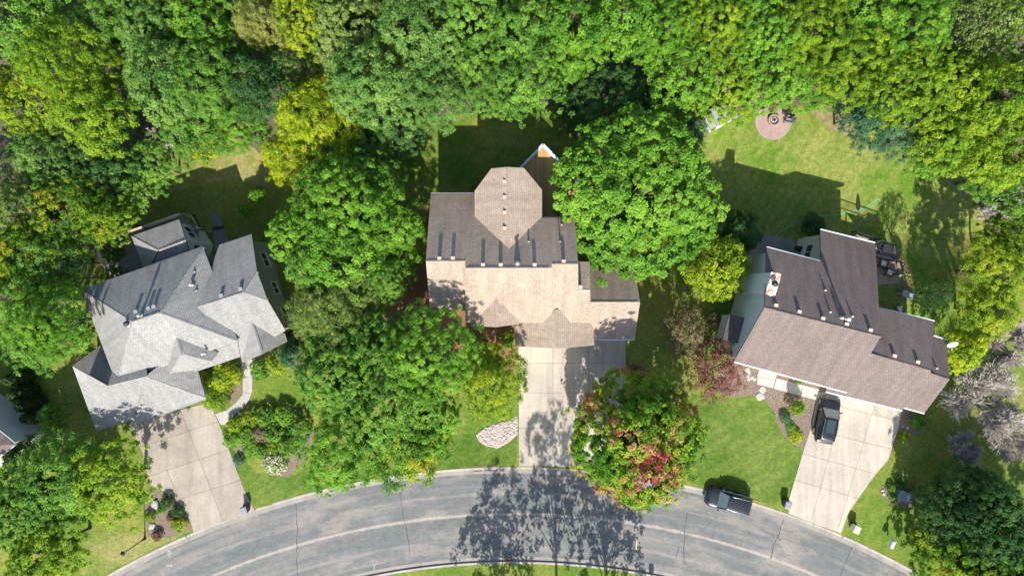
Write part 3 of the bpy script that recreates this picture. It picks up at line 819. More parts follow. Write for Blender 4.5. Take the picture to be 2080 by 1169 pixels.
# porch gable and garage gable in front
roof(TAN, [(1008, 605, 7.9), (1008, 664, 7.9), (960, 662, 6.1), (961, 651, 6.1)], sm)
roof(TAN, [(1008, 605, 7.9), (1058, 648, 6.1), (1059, 657, 6.1), (1008, 664, 7.9)], sm)
roof(TAN, [(1131, 627, 7.1), (1131, 707.5, 7.1), (1047, 702.5, 4.05), (1044, 664, 4.05)], sm)
roof(TAN, [(1131, 627, 7.1), (1207, 655, 4.05), (1207, 701, 4.05), (1131, 707.5, 7.1)], sm)
ridge(TAN, (1008, 606, 7.92), (1008, 663, 7.92), sm); ridge(TAN, (1131, 628, 7.12), (1131, 707, 7.12), sm)
ridge(TAN, (866, 530, hL), (946, 530, hL), sm); ridge(TAN, (948, 543.8, 10.05), (1119, 543.5, 10.05), sm)
ridge(TAN, (1121, 536, hR), (1174, 536, hR), sm); ridge(TAN, (1199, 613, 6.0), (1299, 613, 6.0), sm); ridge(TAN, (1175, 588, hA), (1198, 588, hA), sm)
walls(TAN, [(875, 393.5, 4.2), (865, 530, hL - .1), (873, 624, 6.4), (952, 632, 6.1), (952, 655.5, 6.0), (1172, 655.5, 5.9), (1174.5, 536, hR - .1), (1167, 442, 6.2), (1010, 442, 6.2), (1010, 393.5, 4.3)], 'siding_tan', -2.7, .4,
      windows=[(6, .5, .5, 1.2, 1.4), (4, .2, 2.0, 1.4, 1.5), (4, .45, 4.4, 1.4, 1.4)])
walls(TAN, [(1166, 654, 5.9), (1199, 654, 5.9), (1199, 588, hA - .1), (1198, 531, 6.4), (1166, 531, 6.4)], 'siding_tan', -2.7, .3)
walls(TAN, [(964, 443, 6.2), (1101, 440, 6.2), (1101, 385, 6.2), (1064, 341, 7.4), (1030, 339, 8.6), (998, 342, 7.4), (964, 388, 6.2)], 'siding_tan', -2.7, .4,
      windows=[(1, .5, 4.0, 1.3, 2.0), (2, .5, 4.0, 1.4, 2.2), (5, .5, 4.0, 1.4, 2.2)])
gw = walls(TAN, [(1192, 535, 3.1), (1290, 547, 3.1), (1300, 613, 5.9), (1289, 688.5, 3.1), (1207, 688.5, 3.1), (1192, 613, 3.1)], 'siding_tan', -1.6, .35)
walls(TAN, [(1047, 660, 4.05), (1047, 702.5, 4.05), (1131, 707.5, 7.0), (1207, 701, 4.05), (1207, 655, 4.05)], 'siding_tan', -.2, .38)
walls(TAN, [(960, 640, 6.1), (960, 662, 6.1), (1008, 664, 7.8), (1058, 657, 6.1), (1058, 640, 6.1)], 'siding_tan', -.2, .38)
for (x0, x1, yy) in ((.75, 3.6, -5.30), (4.3, 7.2, -5.22), (8.6, 11.0, -4.54)):
    gd = MB().box(((x0 + x1) / 2, yy, 1.1), (x1 - x0, .08, 2.3)).build('garage_door', M['white_paint'], TAN)
    for k in range(4): MB().box(((x0 + x1) / 2, yy - .05, .28 + .55 * k), (x1 - x0 - .1, .03, .5)).build('panel', M['white_paint'], gd)
for (x, y, h) in ((892.5, 525, 9.35), (920, 524.5, 9.35), (981, 538, 9.9), (1017, 538, 9.9), (1086, 538, 9.9), (1145, 531, 9.55)):
    box_vent(TAN, x, y, h, 'vent_tan', nN, plane=pN)
box_vent(TAN, 1179, 583, 8.35, 'vent_tan', nN)
for k, y in enumerate((369, 400.5, 431.5, 463.5)):
    box_vent(TAN, 1025, y, 8.5, 'vent_tan', Vector((-.6, 0, .7)), .24, .14)
pipe(TAN, 1051, 535, 9.6, .12, .50, 'galvanised', name='flue_pipe', plane=pN)
for (x, y, h) in ((1074, 490, 8.1), (1138, 490, 8.1), (1141, 456, 6.85)): pipe(TAN, x, y, h, .05, .22, 'vent_grey', False, plane=pN)
gutter(TAN, (875, 392.5, 4.3), (962, 392.5, 4.3), 'vent_grey'); gutter(TAN, (1103, 441, 6.2), (1167, 441, 6.2), 'vent_grey'); gutter(TAN, (1200, 689.5, 3.05), (1289, 689.5, 3.05))

# ------------------------------------------------------------------ grey house on the left
GREY = empty('grey_house', (0, 0, 0), 0, 'light grey shingled house with many hips, beside the curved front walk', 'house')
sm = 'shingle_grey'
A_, B_, R1, R2, C_, G_ = (164, 587, 5.3), (412.5, 502, 5.3), (269, 653, 9.2), (324, 635, 9.2), (236, 777, 5.3), (483, 693, 5.3)
pN = plane_of(A_, B_, R2); R1 = hz(269, 653, pN)
pS = plane_of(R1, R2, G_); C_ = hz(236, 777, pS); pE = plane_of(B_, G_, R2); pW = plane_of(A_, R1, C_)
_, nN, _ = roof(GREY, [A_, B_, R2, R1], sm, plane=pN)
_, nE, _ = roof(GREY, [B_, (439.5, 574), (468, 647), G_, R2], sm, plane=pE)
roof(GREY, [R1, R2, G_, C_], sm, plane=pS)
roof(GREY, [A_, R1, C_], sm, plane=pW)
for a, b in ((A_, R1), (B_, R2), (G_, R2), (C_, R1), (R1, R2)): ridge(GREY, a, b, sm, .3)
# rear wing with a clipped gable
pWN = plane_of((400, 623, 7.2), (495, 593, 7.2), (511, 475, 3.6)); pWS = plane_of((400, 623, 7.2), (495, 593, 7.2), (489, 725, 3.8))
roof(GREY, [(445.5, 497), (511, 475), (522, 551), (495, 593), (400, 623)], sm, plane=pWN)
roof(GREY, [(400, 623), (495, 593), (544, 610), (580, 671), (489, 725), (470, 690)], sm, plane=pWS)
j1, j2 = hz(522, 551, pWN), hz(544, 610, pWS)
roof(GREY, [(495, 593, 7.2), j1, j2], sm)
ridge(GREY, (412, 619.5, 7.2), (495, 593, 7.2), sm, .3); ridge(GREY, j2, (495, 593, 7.2), sm, .3); ridge(GREY, j1, (495, 593, 7.2), sm, .3)
# entry gable
eg = hz(511, 655, pWS); he = eg[2]
roof(GREY, [eg, (532, 719, he), (492, 736, he - 1.9), (488, 721, he - 1.9)], sm, plane=plane_of(eg, (532, 719, he), (492, 736, he - 1.9)))
roof(GREY, [eg, (579, 677, he - 1.9), (584, 693, he - 1.9), (532, 719, he)], sm, plane=plane_of(eg, (532, 719, he), (584, 693, he - 1.9)))
ridge(GREY, (511, 656, he + .02), (532, 718.5, he + .02), sm, .3)
# bump-out over the front rooms, low porch roof
bo = hz(358, 685, pS); hb = bo[2]; k1 = hz(443, 714, pS); k1 = (443, 714, max(k1[2], 4.9))
_, nD, _ = roof(GREY, [bo, (368, 718, hb), (428, 733, hb - 2), (443, 714, hb - 2)], sm, plane=plane_of(bo, (368, 718, hb), (436, 722, hb - 2)))
roof(GREY, [(368, 718, hb), (345, 757, hb - 2), (396, 752, hb - 2), (428, 733, hb - 2)], sm, plane=plane_of((368, 718, hb), (345, 757, hb - 2), (428, 733, hb - 2)))
roof(GREY, [bo, (338, 748, hb - 2), (345, 757, hb - 2), (368, 718, hb)], sm, plane=plane_of(bo, (368, 718, hb), (345, 757, hb - 2)))
ridge(GREY, (358, 686, hb), (368, 718, hb), sm, .28); ridge(GREY, (428, 733, hb - 2), (368, 718, hb), sm, .28); ridge(GREY, (345, 757, hb - 2), (368, 718, hb), sm, .28)
roof(GREY, [(430, 708, 4.9), (482, 692, 4.9), (441, 740, 3.9), (395, 755), (390, 735)][0:2] + [(488, 724), (441, 740), (395, 755), (390, 735)], sm, plane=plane_of((430, 708, 4.9), (482, 692, 4.9), (441, 740, 3.9)))
# garage hip
g1, g2 = (219, 783, 6.0), (295, 764, 6.0)
roof(GREY, [(147, 743), (195, 873), (268, 851.5), (270, 859), (273, 860), g2, g1], sm, plane=plane_of(g1, g2, (233, 862, 3.1)))
roof(GREY, [(147, 743), g1, (300, 762), (290, 720), (205, 700)], sm, plane=plane_of(g1, g2, (176, 735, 4.0)))
roof(GREY, [g2, (273, 860, 3.1), (418, 808, 3.1)], sm)
roof(GREY, [g2, (418, 808, 3.1), (400, 745, 3.1), (330, 735, 5.2)], sm, plane=plane_of(g2, (418, 808, 3.1), (400, 745, 3.4)))
ridge(GREY, (273, 860, 3.12), g2, sm, .3); ridge(GREY, (418, 808, 3.12), g2, sm, .3); ridge(GREY, (147, 743, 3.12), g1, sm, .3)
walls(GREY, [A_, C_, G_, (468, 647, 5.3), (439.5, 574, 5.3), B_], 'siding_grey', -2.7, .45, windows=[(5, .25, 2.2, 1.6, 1.5), (5, .75, 2.2, 1.6, 1.5), (5, .5, -.8, 2.4, 1.8), (0, .5, 2.4, 1.2, 1.4)])
walls(GREY, [(445.5, 497, 3.6), (470, 700, 4.1), (560, 690, 3.9), hz(580, 671, pWS), j2, j1, (511, 475, 3.5)], 'siding_grey', -2.7, .45, windows=[(3, .5, 1.8, 1.4, 1.5), (5, .45, 1.2, 1.5, 1.5), (4, .5, 1.6, 1.2, 1.4)])
walls(GREY, [(147, 743, 3.1), (195, 873, 3.1), (268, 851.5, 3.1), (273, 860, 3.1), (418, 808, 3.1), (398, 748, 3.1)], 'siding_grey', -.6, .4)
walls(GREY, [(341, 740, 4.1), (345, 757, 5.2), (396, 752, 4.1), (441, 740, 4.1), (486, 724, 4.1), (478, 700, 4.1)], 'siding_grey', -.3, .4)
walls(GREY, [(486, 700, 3.7), (492, 736, 3.7), (532, 719, he - .1), (582, 693, 3.3), (576, 678, 3.3)], 'siding_grey', -.3, .5)
pw = [P(285, 855, 0), P(420, 806, 0)]
for k, (a, b) in enumerate(((.06, .46), (.54, .94))):
    p = pw[0].lerp(pw[1], (a + b) / 2); dd = (pw[1] - pw[0]).normalized()
    ln = (pw[1] - pw[0]).length * (b - a)
    gd = MB().box((p.x + dd.y * -.05, p.y + .62, 1.1), (ln, .08, 2.3), math.atan2(dd.y, dd.x)).build('garage_door', M['white_paint'], GREY)
# rear sunroom
SUN0 = [(267, 479, 2.5), (364, 445, 2.5), (387, 507, 2.5), (292, 545, 2.5)]
roof(GREY, [(267, 479, 2.5), (364, 445, 2.5), (377, 487, 4.2), (322, 508, 4.2)], sm)
roof(GREY, [(322, 508, 4.2), (377, 487, 4.2), (394, 535, 2.5), (296, 556, 2.5)], sm)
roof(GREY, [(267, 479, 2.5), (322, 508, 4.2), (296, 556, 2.5)], sm)
ridge(GREY, (267, 479, 2.52), (322, 508, 4.22), sm, .28); ridge(GREY, (322, 508, 4.22), (377, 487, 4.22), sm, .28)
walls(GREY, [(267, 479, 2.5), (296, 556, 2.5), (394, 535, 2.5), (377, 487, 4.1), (364, 445, 2.5)], 'siding_white', -2.7, .28, windows=[(2, .5, 1.2, 1.4, 1.4), (3, .55, 1.2, 1.3, 1.4), (4, .2, 1.2, 1.2, 1.4), (4, .5, 1.2, 1.2, 1.4), (4, .8, 1.2, 1.2, 1.4)])
for (x, y, h) in ((276, 633, 8.75), (302, 626.5, 8.75), (313, 623, 8.75)): box_vent(GREY, x, y, h, 'vent_grey', nN, .30, .06, plane=pN)
for (x, y, h) in ((450, 600.5, 6.75), (489, 587, 6.75)): box_vent(GREY, x, y, h, 'vent_grey', nN, .30, .06, plane=pWN)
pipe(GREY, 287, 640, 9.0, .10, .5, 'galvanised', name='flue_pipe', plane=pN); pipe(GREY, 260.5, 657, 8.9, .14, .3, 'vent_dark', plane=pW)
pipe(GREY, 391, 578, 6.5, .08, .4, 'pipe_white', plane=pE); pipe(GREY, 395, 551, 6.1, .05, .25, 'vent_dark', False, plane=pE); pipe(GREY, 399, 589, 6.3, .05, .25, 'vent_dark', False, plane=pE)
pipe(GREY, 415.5, 717, 6.0, .07, .45, 'pipe_white')
gutter(GREY, (164, 588, 5.28), (412, 501.5, 5.28), 'vent_grey'); gutter(GREY, (195, 874.5, 3.05), (268, 853, 3.05), 'vent_grey'); gutter(GREY, (274, 861.5, 3.05), (418, 809.5, 3.05), 'vent_grey')

# ------------------------------------------------------------------ brown house on the right
BRN = empty('brown_house', (0, 0, 0), 0, 'brown shingled house with a white chimney, beside the circular fire pit lawn', 'house')
sm = 'shingle_brown'
RW, RE = (1553, 624, 9.8), (1789, 683, 9.8)
pN = plane_of(RW, RE, (1666, 467, 3.0)); pS = plane_of(RW, RE, (1878, 838, 5.4))
_, nN, _ = roof(BRN, [RW, RE, (1777.5, 494), (1666, 467), (1668, 532), (1557, 503)], sm, plane=pN)
_, nS, _ = roof(BRN, [RW, RE, (1769, 717), (1891, 752), (1890, 757), (1929, 770), (1878, 838), (1835, 826), (1833, 832), (1677, 794), (1680, 784), (1491, 733)], sm, plane=pS)
h2 = hz(1830, 734.5, pS)[2]; h3 = hz(1910, 763.5, pS)[2]
pW2 = plane_of((1769, 717, h2), (1891, 752, h2), (1898, 653, 5.2)); roof(BRN, [(1769, 717), (1891, 752), (1898, 653), (1783, 625)], sm, plane=pW2)
pW3 = plane_of((1887, 757, h3), (1929, 770, h3), (1922, 691, 5.5)); roof(BRN, [(1887, 757), (1929, 770), (1922, 691), (1896, 683)], sm, plane=pW3)
ridge(BRN, RW, RE, sm); ridge(BRN, (1769, 717, h2), (1891, 752, h2), sm); ridge(BRN, (1888, 757, h3), (1929, 770, h3), sm)
walls(BRN, [(1557, 503, 5.45), RW, (1491, 733, 5.8), (1878, 838, 5.4), (1929, 770, 8.0), (1922, 691, 5.5), (1896, 683, 5.3), (1896, 653, 5.2), (1783, 625, 5.2), (1777.5, 494, 3.0), (1666, 467, 3.0), (1668, 532, 5.45)], 'siding_white', -2.7, .35,
      windows=[(10, .5, 1.0, 1.5, 1.5), (10, .5, -1.2, 1.5, 1.2), (9, .5, 1.2, 1.8, 1.6), (11, .4, 2.6, 1.4, 1.4), (2, .12, 1.6, 1.6, 1.5), (2, .28, 1.6, 1.6, 1.5), (2, .2, 4.2, 1.5, 1.3), (2, .5, 4.2, 1.5, 1.3), (2, .75, 4.2, 1.5, 1.3)], m_each={10: 'siding_cream'})
for (a, b) in (((1558, 501.5, 5.45), (1668, 530.5, 5.45)), ((1667, 465.5, 3.0), (1778, 492.5, 3.0)), ((1784, 624, 5.2), (1899, 651.5, 5.2)), ((1897, 681.5, 5.5), (1923, 689.5, 5.5)), ((1492, 735, 5.78), (1720, 797, 5.6)), ((1678, 795.5, 5.33), (1833, 834, 5.2)), ((1836, 828, 5.42), (1878, 839.5, 5.4))):
    gutter(BRN, a, b)
for (x, y, h) in ((1576, 620.5, 9.45), (1623.5, 633.5, 9.45), (1671.5, 647, 9.45), (1719.5, 658.5, 9.45), (1768, 671, 9.45), (1816.5, 723, 8.2), (1864, 735.5, 8.2)):
    box_vent(BRN, x, y, h, 'vent_tan', nN, .30, .04, plane=pN if x < 1780 else pW2)
pipe(BRN, 1715, 647, 9.0, .11, .8, 'pipe_white', name='flue_pipe', plane=pN); pipe(BRN, 1708, 645, 9.0, .08, .25, 'pipe_white', plane=pN)
for (x, y, h) in ((1676, 589, 7.9), (1686, 633, 9.0), (1731, 642, 9.0), (1902, 747, 7.9)): pipe(BRN, x, y, h, .06, .22, 'pipe_white', False, plane=pN if x < 1780 else pW3)
# chimney chase on the gable wall
ch = [P(1567, 553, 8.9), P(1586, 557.5, 8.9), P(1573.5, 601.5, 8.9), P(1555.5, 596, 8.9)]
cb = MB().prism([(p.x, p.y) for p in ch], -2.7, 8.85).build('chimney', M['siding_white'], BRN)
ic = sum(ch, Vector()) / 4
capm = MB().prism([((p.x - ic.x) * 1.06, (p.y - ic.y) * 1.06) for p in ch], 0, .07).build('chimney_cap', M['rusty_cap'], cb)
capm.location = (ic.x, ic.y, 8.87)
fl = MB().lathe([(.16, 8.93), (.16, 9.35)], 16, (ic.x - .02, ic.y + .05, 0)).build('flue', M['black_metal'], cb, True)
MB().lathe([(.25, 9.42), (.27, 9.46), (.05, 9.56)], 16, (ic.x - .02, ic.y + .05, 0)).build('flue_cap', M['black_metal'], cb, True)
# bay on the gable side with a dark shed roof
bq = [P(1484.5, 638, 3.9), P(1512, 645, 4.2), P(1500, 697, 4.2), P(1472, 690, 3.9)]
bq[0] = Vector((20.35, -2.47, 3.7)); bq[3] = Vector((19.75, -4.87, 3.7)); bq[1] = Vector((21.55, -2.75, 4.5)); bq[2] = Vector((20.95, -5.15, 4.5))
def roof_w(house, w, m):
    return roof(house, [((p.x * FPX / (CAM_H - p.z)) + CX, CY - p.y * FPX / (CAM_H - p.z), p.z) for p in w], m)
roof_w(BRN, bq, 'shingle_dark')
MB().prism([(bq[0].x + .12, bq[0].y - .1), (bq[1].x, bq[1].y - .1), (bq[2].x, bq[2].y + .1), (bq[3].x + .12, bq[3].y + .1)], 1.2, 3.55).build('bay', M['siding_white'], BRN)
pp = [P(1700, 797, 0), P(1828, 828, 0)]
for (a, b) in ((.04, .62), (.68, .96)):
    p = pp[0].lerp(pp[1], (a + b) / 2); dd = (pp[1] - pp[0]).normalized()
    gd = MB().box((p.x - .1, p.y + .85, 1.1), ((pp[1] - pp[0]).length * (b - a), .08, 2.3), math.atan2(dd.y, dd.x)).build('garage_door', M['white_paint'], BRN)

# satellite dish on the end gable
t = empty('satellite_dish', P(1921, 697, 5.75), -.35, 'white satellite dish on the end of the brown roof', 'satellite dish')
mb = MB(); rg = [(.02, .0), (.22, .02), (.38, .07), (.50, .14), (.50, .155), (.36, .09), (.02, .03)]
di = mb.lathe(rg, 24).build('dish', M['white_plastic'], t, True); di.location = (.28, .12, .42); di.rotation_euler = (math.radians(48), 0, math.radians(25)); di.scale = (1, .8, 1)
MB().tube([(0, 0, -.3), (.02, .02, .15), (.2, .14, .36)], .03, 8).build('mast', M['galvanised'], t, True)
MB().tube([(.24, .1, .32), (.30, -.38, .62)], .018, 6).box((.30, -.42, .66), (.07, .12, .07)).build('feed_arm', M['white_plastic'], t)

# ------------------------------------------------------------------ corner of the house at the picture's left edge
EDGE = empty('edge_house', (0, 0, 0), 0, 'corner of a pale house with brown roof at the left edge', 'house')
cE = P(32, 902, 5.5); dN = Vector((-.78, .63, 0)).normalized(); dS = Vector((-.81, -.59, 0)).normalized()
ia = cE + dN * 14; ib = cE + dS * 10; ir = cE + dN * 6 + dS * 6 + Vector((0, 0, 4))
roof_w(EDGE, [cE, ia, ir], 'shingle_brown'); roof_w(EDGE, [cE, ir, ib], 'shingle_brown')
walls(EDGE, [cE, ia, ia + dS * 9, ib], 'siding_white', -2.7, .4, windows=[(0, .45, 2.2, 1.4, 1.5)])
gg = MB().bar(cE + Vector((0, 0, -.09)), ia + Vector((0, 0, -.09)), .13, .12).build('gutter', M['white_paint'], EDGE)
MB().bar(cE + Vector((-.02, 0, -.09)), ib + Vector((0, 0, -.09)), .13, .115).build('gutter', M['white_paint'], EDGE)

# ================================================================== TREES AND PLANTS
def leaf_mesh(name, c, nrm, L, W, clump, leafv, rng, droop=.25):
    """kite-shaped folded leaves at points c facing nrm"""
    n = len(c)
    t = rng.normal(size=(n, 3)); t[:, 2] -= droop
    t -= nrm * np.sum(t * nrm, 1)[:, None]; t /= np.linalg.norm(t, axis=1)[:, None] + 1e-9
    s = np.cross(nrm, t)
    L = L[:, None]; W = W[:, None]
    v = np.empty((n, 4, 3), np.float32)
    v[:, 0] = c - t * L * .5
    v[:, 1] = c + s * W * .5 - nrm * W * .12
    v[:, 2] = c + t * L * .5 - nrm * L * .10
    v[:, 3] = c - s * W * .5 - nrm * W * .12
    me = bpy.data.meshes.new(name)
    me.vertices.add(4 * n); me.vertices.foreach_set('co', v.reshape(-1))
    me.loops.add(4 * n); me.loops.foreach_set('vertex_index', np.arange(4 * n, dtype=np.int32))
    me.polygons.add(n); me.polygons.foreach_set('loop_start', np.arange(0, 4 * n, 4, dtype=np.int32))
    try: me.polygons.foreach_set('loop_total', np.full(n, 4, np.int32))
    except Exception: pass
    for nm, d in (('clump', clump), ('leafv', leafv)):
        a = me.attributes.new(nm, 'FLOAT', 'FACE'); a.data.foreach_set('value', d.astype(np.float32))
    me.update(calc_edges=True); return me

def fib(n, rng):
    i = np.arange(n) + rng.uniform(0, 1); ph = np.arccos(1 - 2 * (i % n + .0) / n); th = math.pi * (1 + 5 ** .5) * i
    return np.stack([np.cos(th) * np.sin(ph), np.sin(th) * np.sin(ph), np.cos(ph)], 1)

def lobes_broad(rng, R, zc, hz, k, fl=.62):
    """lobe centres and radii of a spreading crown: (x, y, z, r)"""
    out = [(0, 0, zc + hz * .25, R * .50)]
    n1 = k
    a0 = rng.uniform(0, 6.28)
    for i in range(n1):
        a = a0 + 6.283 * i / n1 + rng.uniform(-.22, .22); r = R * rng.uniform(.28, .40)
        d = (R - r) * rng.uniform(.90, 1.06)
        out.append((d * math.cos(a), d * math.sin(a), zc + hz * fl * rng.uniform(-.45, .12), r))
    for i in range(max(3, k // 2)):
        a = rng.uniform(0, 6.28); r = R * rng.uniform(.28, .40); d = R * rng.uniform(.25, .5)
        out.append((d * math.cos(a), d * math.sin(a), zc + hz * fl * rng.uniform(.20, .62), r))
    return out

def crown(name, seed, R, zc, hz, k=8, clump=.58, leaf=(.30, .20), dens=1.0, per=32, lobes=None, low=-.35, spread=.9, up=.55, keep=1.0, droop=.25, jit=.22, fl=.62, tint=(.14, .62)):
    rng = np.random.default_rng(seed)
    lob = lobes or lobes_broad(rng, R, zc, hz, k, fl)
    sq = min(1.0, hz / R * 1.15)
    C = []; NR = []
    LB = np.array(lob)
    for (x, y, z, r) in lob:
        n = max(6, int(4 * math.pi * r * r / (clump * 1.12) ** 2 * dens))
        d = fib(n, rng); d += rng.normal(scale=.10, size=d.shape); d /= np.linalg.norm(d, axis=1)[:, None]
        d = d[d[:, 2] > low]
        rad = r * (1 + rng.normal(scale=jit * .55, size=len(d)))
        p = np.array([x, y, z]) + d * rad[:, None] * np.array([1, 1, sq])
        q = (p[:, None, :] - LB[None, :, :3]) / np.array([1, 1, sq]); dist = np.linalg.norm(q, axis=2) / LB[None, :, 3]
        ok = (dist.min(axis=1) > .74)
        if keep < 1: ok &= rng.uniform(size=len(p)) < keep
        C.append(p[ok]); NR.append(d[ok])
    C = np.concatenate(C); NR = np.concatenate(NR); m = len(C)
    cl = rng.uniform(size=m)
    # neighbouring clumps share a tint: smooth the clump value over the crown
    w = np.sin(C[:, 0] * 6.5 / R + seed) + np.sin(C[:, 1] * 5.3 / R + seed * 1.7) + np.sin(C[:, 2] * 6.1 / R + seed * .6)
    cl = np.clip(.5 + tint[0] * w + (cl - .5) * tint[1], 0, 1)
    cs = clump * rng.uniform(.65, 1.25, m)
    per_n = np.maximum(6, (per * (cs / clump) ** 2 * rng.uniform(.75, 1.2, m)).astype(int))
    idx = np.repeat(np.arange(m), per_n); n = len(idx)
    dv = rng.normal(size=(n, 3)); dv /= np.linalg.norm(dv, axis=1)[:, None]
    dv = NR[idx] * .75 + dv * spread + np.array([0, 0, .25]); dv /= np.linalg.norm(dv, axis=1)[:, None]
    pos = C[idx] + dv * (cs[idx] * rng.uniform(.35, 1.05, n))[:, None] * np.array([1, 1, .8])
    nr = dv + np.array([0, 0, up]) + rng.normal(scale=.45, size=(n, 3)); nr /= np.linalg.norm(nr, axis=1)[:, None]
    Ls = leaf[0] * rng.uniform(.7, 1.3, n); Ws = leaf[1] * rng.uniform(.7, 1.3, n)
    me = leaf_mesh(name, pos, nr, Ls, Ws, cl[idx], rng.uniform(size=n), rng, droop)
    return me, lob

def trunk_mesh(name, seed, lob, base_r, mat, n=7):
    rng = random.Random(seed); mb = MB()
    zt = max(l[2] for l in lob); zlow = min(l[2] for l in lob) * .45
    pts = [(0, 0, -.4), (0, 0, .25), (rng.uniform(-.1, .1), rng.uniform(-.1, .1), zlow * .6), (rng.uniform(-.2, .2), rng.uniform(-.2, .2), zlow), (rng.uniform(-.4, .4), rng.uniform(-.4, .4), zt * .8), (rng.uniform(-.4, .4), rng.uniform(-.4, .4), zt + .3)]
    mb.tube(pts, [base_r * 1.5, base_r * 1.1, base_r * .9, base_r * .78, base_r * .32, base_r * .08], 9)
    for (x, y, z, r) in lob[1:]:
        s = Vector(pts[3]).lerp(Vector(pts[4]), rng.uniform(0, .6)); e = Vector((x, y, z + r * .3))
        mid = s.lerp(e, .5) + Vector((rng.uniform(-.3, .3), rng.uniform(-.3, .3), rng.uniform(-.1, .5)))
        mb.tube([s, mid, e], [base_r * .38, base_r * .24, base_r * .05], 6)
        for k in range(4):
            a = rng.uniform(0, 6.28); f = rng.uniform(.35, .9); q = mid.lerp(e, f)
            mb.tube([q, q + Vector((math.cos(a) * r * .8, math.sin(a) * r * .8, rng.uniform(-.1, .6) * r))], [base_r * .11, base_r * .02], 4)
    me = mb.mesh(name, True); me.materials.append(M[mat]); return me

PROTO = {}
def proto(key):
    """(crown mesh, trunk mesh, nominal R, nominal top)"""
    if key in PROTO: return PROTO[key]
    kind, i = key[0], int(key[1:] or 0); sd = sum(map(ord, kind)) * 31 + i * 7 + 3
    if kind == 'L':   R, top, zc, hz, a = 6.0, 14.0, 9.3, 4.0, dict(k=9, clump=.64, leaf=(.20, .14), per=86, dens=.88, jit=.46, spread=.80, up=.95)
    elif kind == 'M': R, top, zc, hz, a = 4.2, 11.5, 7.8, 3.2, dict(k=7, clump=.60, leaf=(.19, .135), per=80, dens=.88, jit=.46, spread=.80, up=.95)
    elif kind == 'B': R, top, zc, hz, a = 6.5, 13.0, 8.6, 3.9, dict(k=12, clump=.66, leaf=(.21, .145), per=92, dens=.95, jit=.38, spread=.76, up=.9)     # dense lawn tree
    elif kind == 'O': R, top, zc, hz, a = 5.0, 13.0, 8.4, 3.8, dict(k=8, clump=.50, leaf=(.18, .125), per=54, dens=.85, jit=.55, spread=.85)  # loose oak
    elif kind == 'F': R, top, zc, hz, a = 4.6, 11.0, 7.2, 3.4, dict(k=8, clump=.62, leaf=(.36, .065), per=64, spread=1.2, up=.3, jit=.45, droop=.6)  # feathery
    elif kind == 'A': R, top, zc, hz, a = 6.0, 10.0, 5.9, 4.2, dict(k=13, clump=.52, leaf=(.17, .125), per=74, dens=1.2, fl=1.0, tint=(.12, .46), low=-.6, jit=.32, spread=.7)  # dense rounded maple
    elif kind == 'V': R, top, zc, hz, a = 4.0, 16.0, 9.2, 7.4, dict(k=10, clump=.66, leaf=(.30, .20), per=30, dens=.62, jit=.5, spread=.8, fl=1.0)  # tall street tree
    elif kind == 'S': R, top, zc, hz, a = 2.3, 5.5, 3.5, 1.8, dict(k=6, clump=.42, leaf=(.16, .11), per=50)
    elif kind == 'W': R, top, zc, hz, a = 2.6, 5.0, 3.1, 1.7, dict(k=8, clump=.40, leaf=(.16, .09), per=36, dens=.95, jit=.55, spread=1.25)  # thin crab apple
    elif kind == 'T': R, top, zc, hz, a = 5.0, 12.5, 7.6, 3.8, dict(k=9, clump=.45, leaf=(.22, .15), per=14, dens=.8, jit=.6, spread=1.3)  # half-bare
    elif kind == 'H': R, top, zc, hz, a = 1.0, 1.3, .55, .62, dict(k=6, clump=.26, leaf=(.15, .10), per=24, low=-.2)         # shrub
    elif kind == 'I': R, top, zc, hz, a = 1.0, 1.5, .6, .7, dict(k=7, clump=.30, leaf=(.26, .05), per=40, low=-.2, spread=1.2)   # grassy shrub
    if kind in 'LMB':                                      # every prototype has its own texture: tight or loose, fine or coarse leaved
        q = (.84, 1.0, 1.22, .92, 1.1)[i % 5]; a['clump'] *= q; a['leaf'] = tuple(x * (1.0, .86, 1.16, 1.05, .92)[i % 5] for x in a['leaf']); a['per'] = int(a['per'] * (1.0, 1.25, .95, .8, 1.1)[i % 5]); a['jit'] *= (1.0, 1.3, .8, 1.5, 1.1)[i % 5]
    me, lob = crown('crown', sd, R, zc, hz, **a)
    tr = trunk_mesh('trunk', sd, lob, .05 * R if kind not in 'HI' else .05, 'bark')
    # true radius from the leaf cloud, so that trees fill the outline they have in the picture
    co = np.empty(len(me.vertices) * 3, np.float32); me.vertices.foreach_get('co', co); co = co.reshape(-1, 3)
    R = float(np.percentile(np.hypot(co[:, 0], co[:, 1]), 96)); top = float(np.percentile(co[:, 2], 99.5)); mid = float(np.percentile(co[:, 2], 55))
    PROTO[key] = (me, tr, R, top, mid); return PROTO[key]

TREE_RNG = random.Random(11)
def plant(name, px, py, r, top, mat, key, label, cat='tree', group=None, asp=1.0, rz=None, trunk='bark', part='crown', wz=None):
    """a plant whose crown fills radius r (picture px) round (px, py); top = height above its ground"""
    me, tr, R0, T0, M0 = proto(key)
    z = -2.5 if py < 400 else 0.0
    for _ in range(4):
        hc = z + top * M0 / T0; p = P(px, py, hc); z = gz(p.y)
    Rm = r * (CAM_H - hc) / FPX; s = Rm / R0
    rz = TREE_RNG.uniform(0, 6.28) if rz is None else rz
    o = empty(name, (p.x, p.y, z), rz, label, cat, group); o.scale = (s * asp, s / asp, top / T0)
    c = bpy.data.objects.new(part, me); link(c, o)
    if len(me.materials) == 0: me.materials.append(M[mat])
    c.material_slots[0].link = 'OBJECT'; c.material_slots[0].material = M[mat]
    if name not in ('shrub', 'flowering_shrub', 'ornamental_grass'): link(bpy.data.objects.new('trunk', tr), o)
    else: link(bpy.data.objects.new('stem', tr), o)
    return o

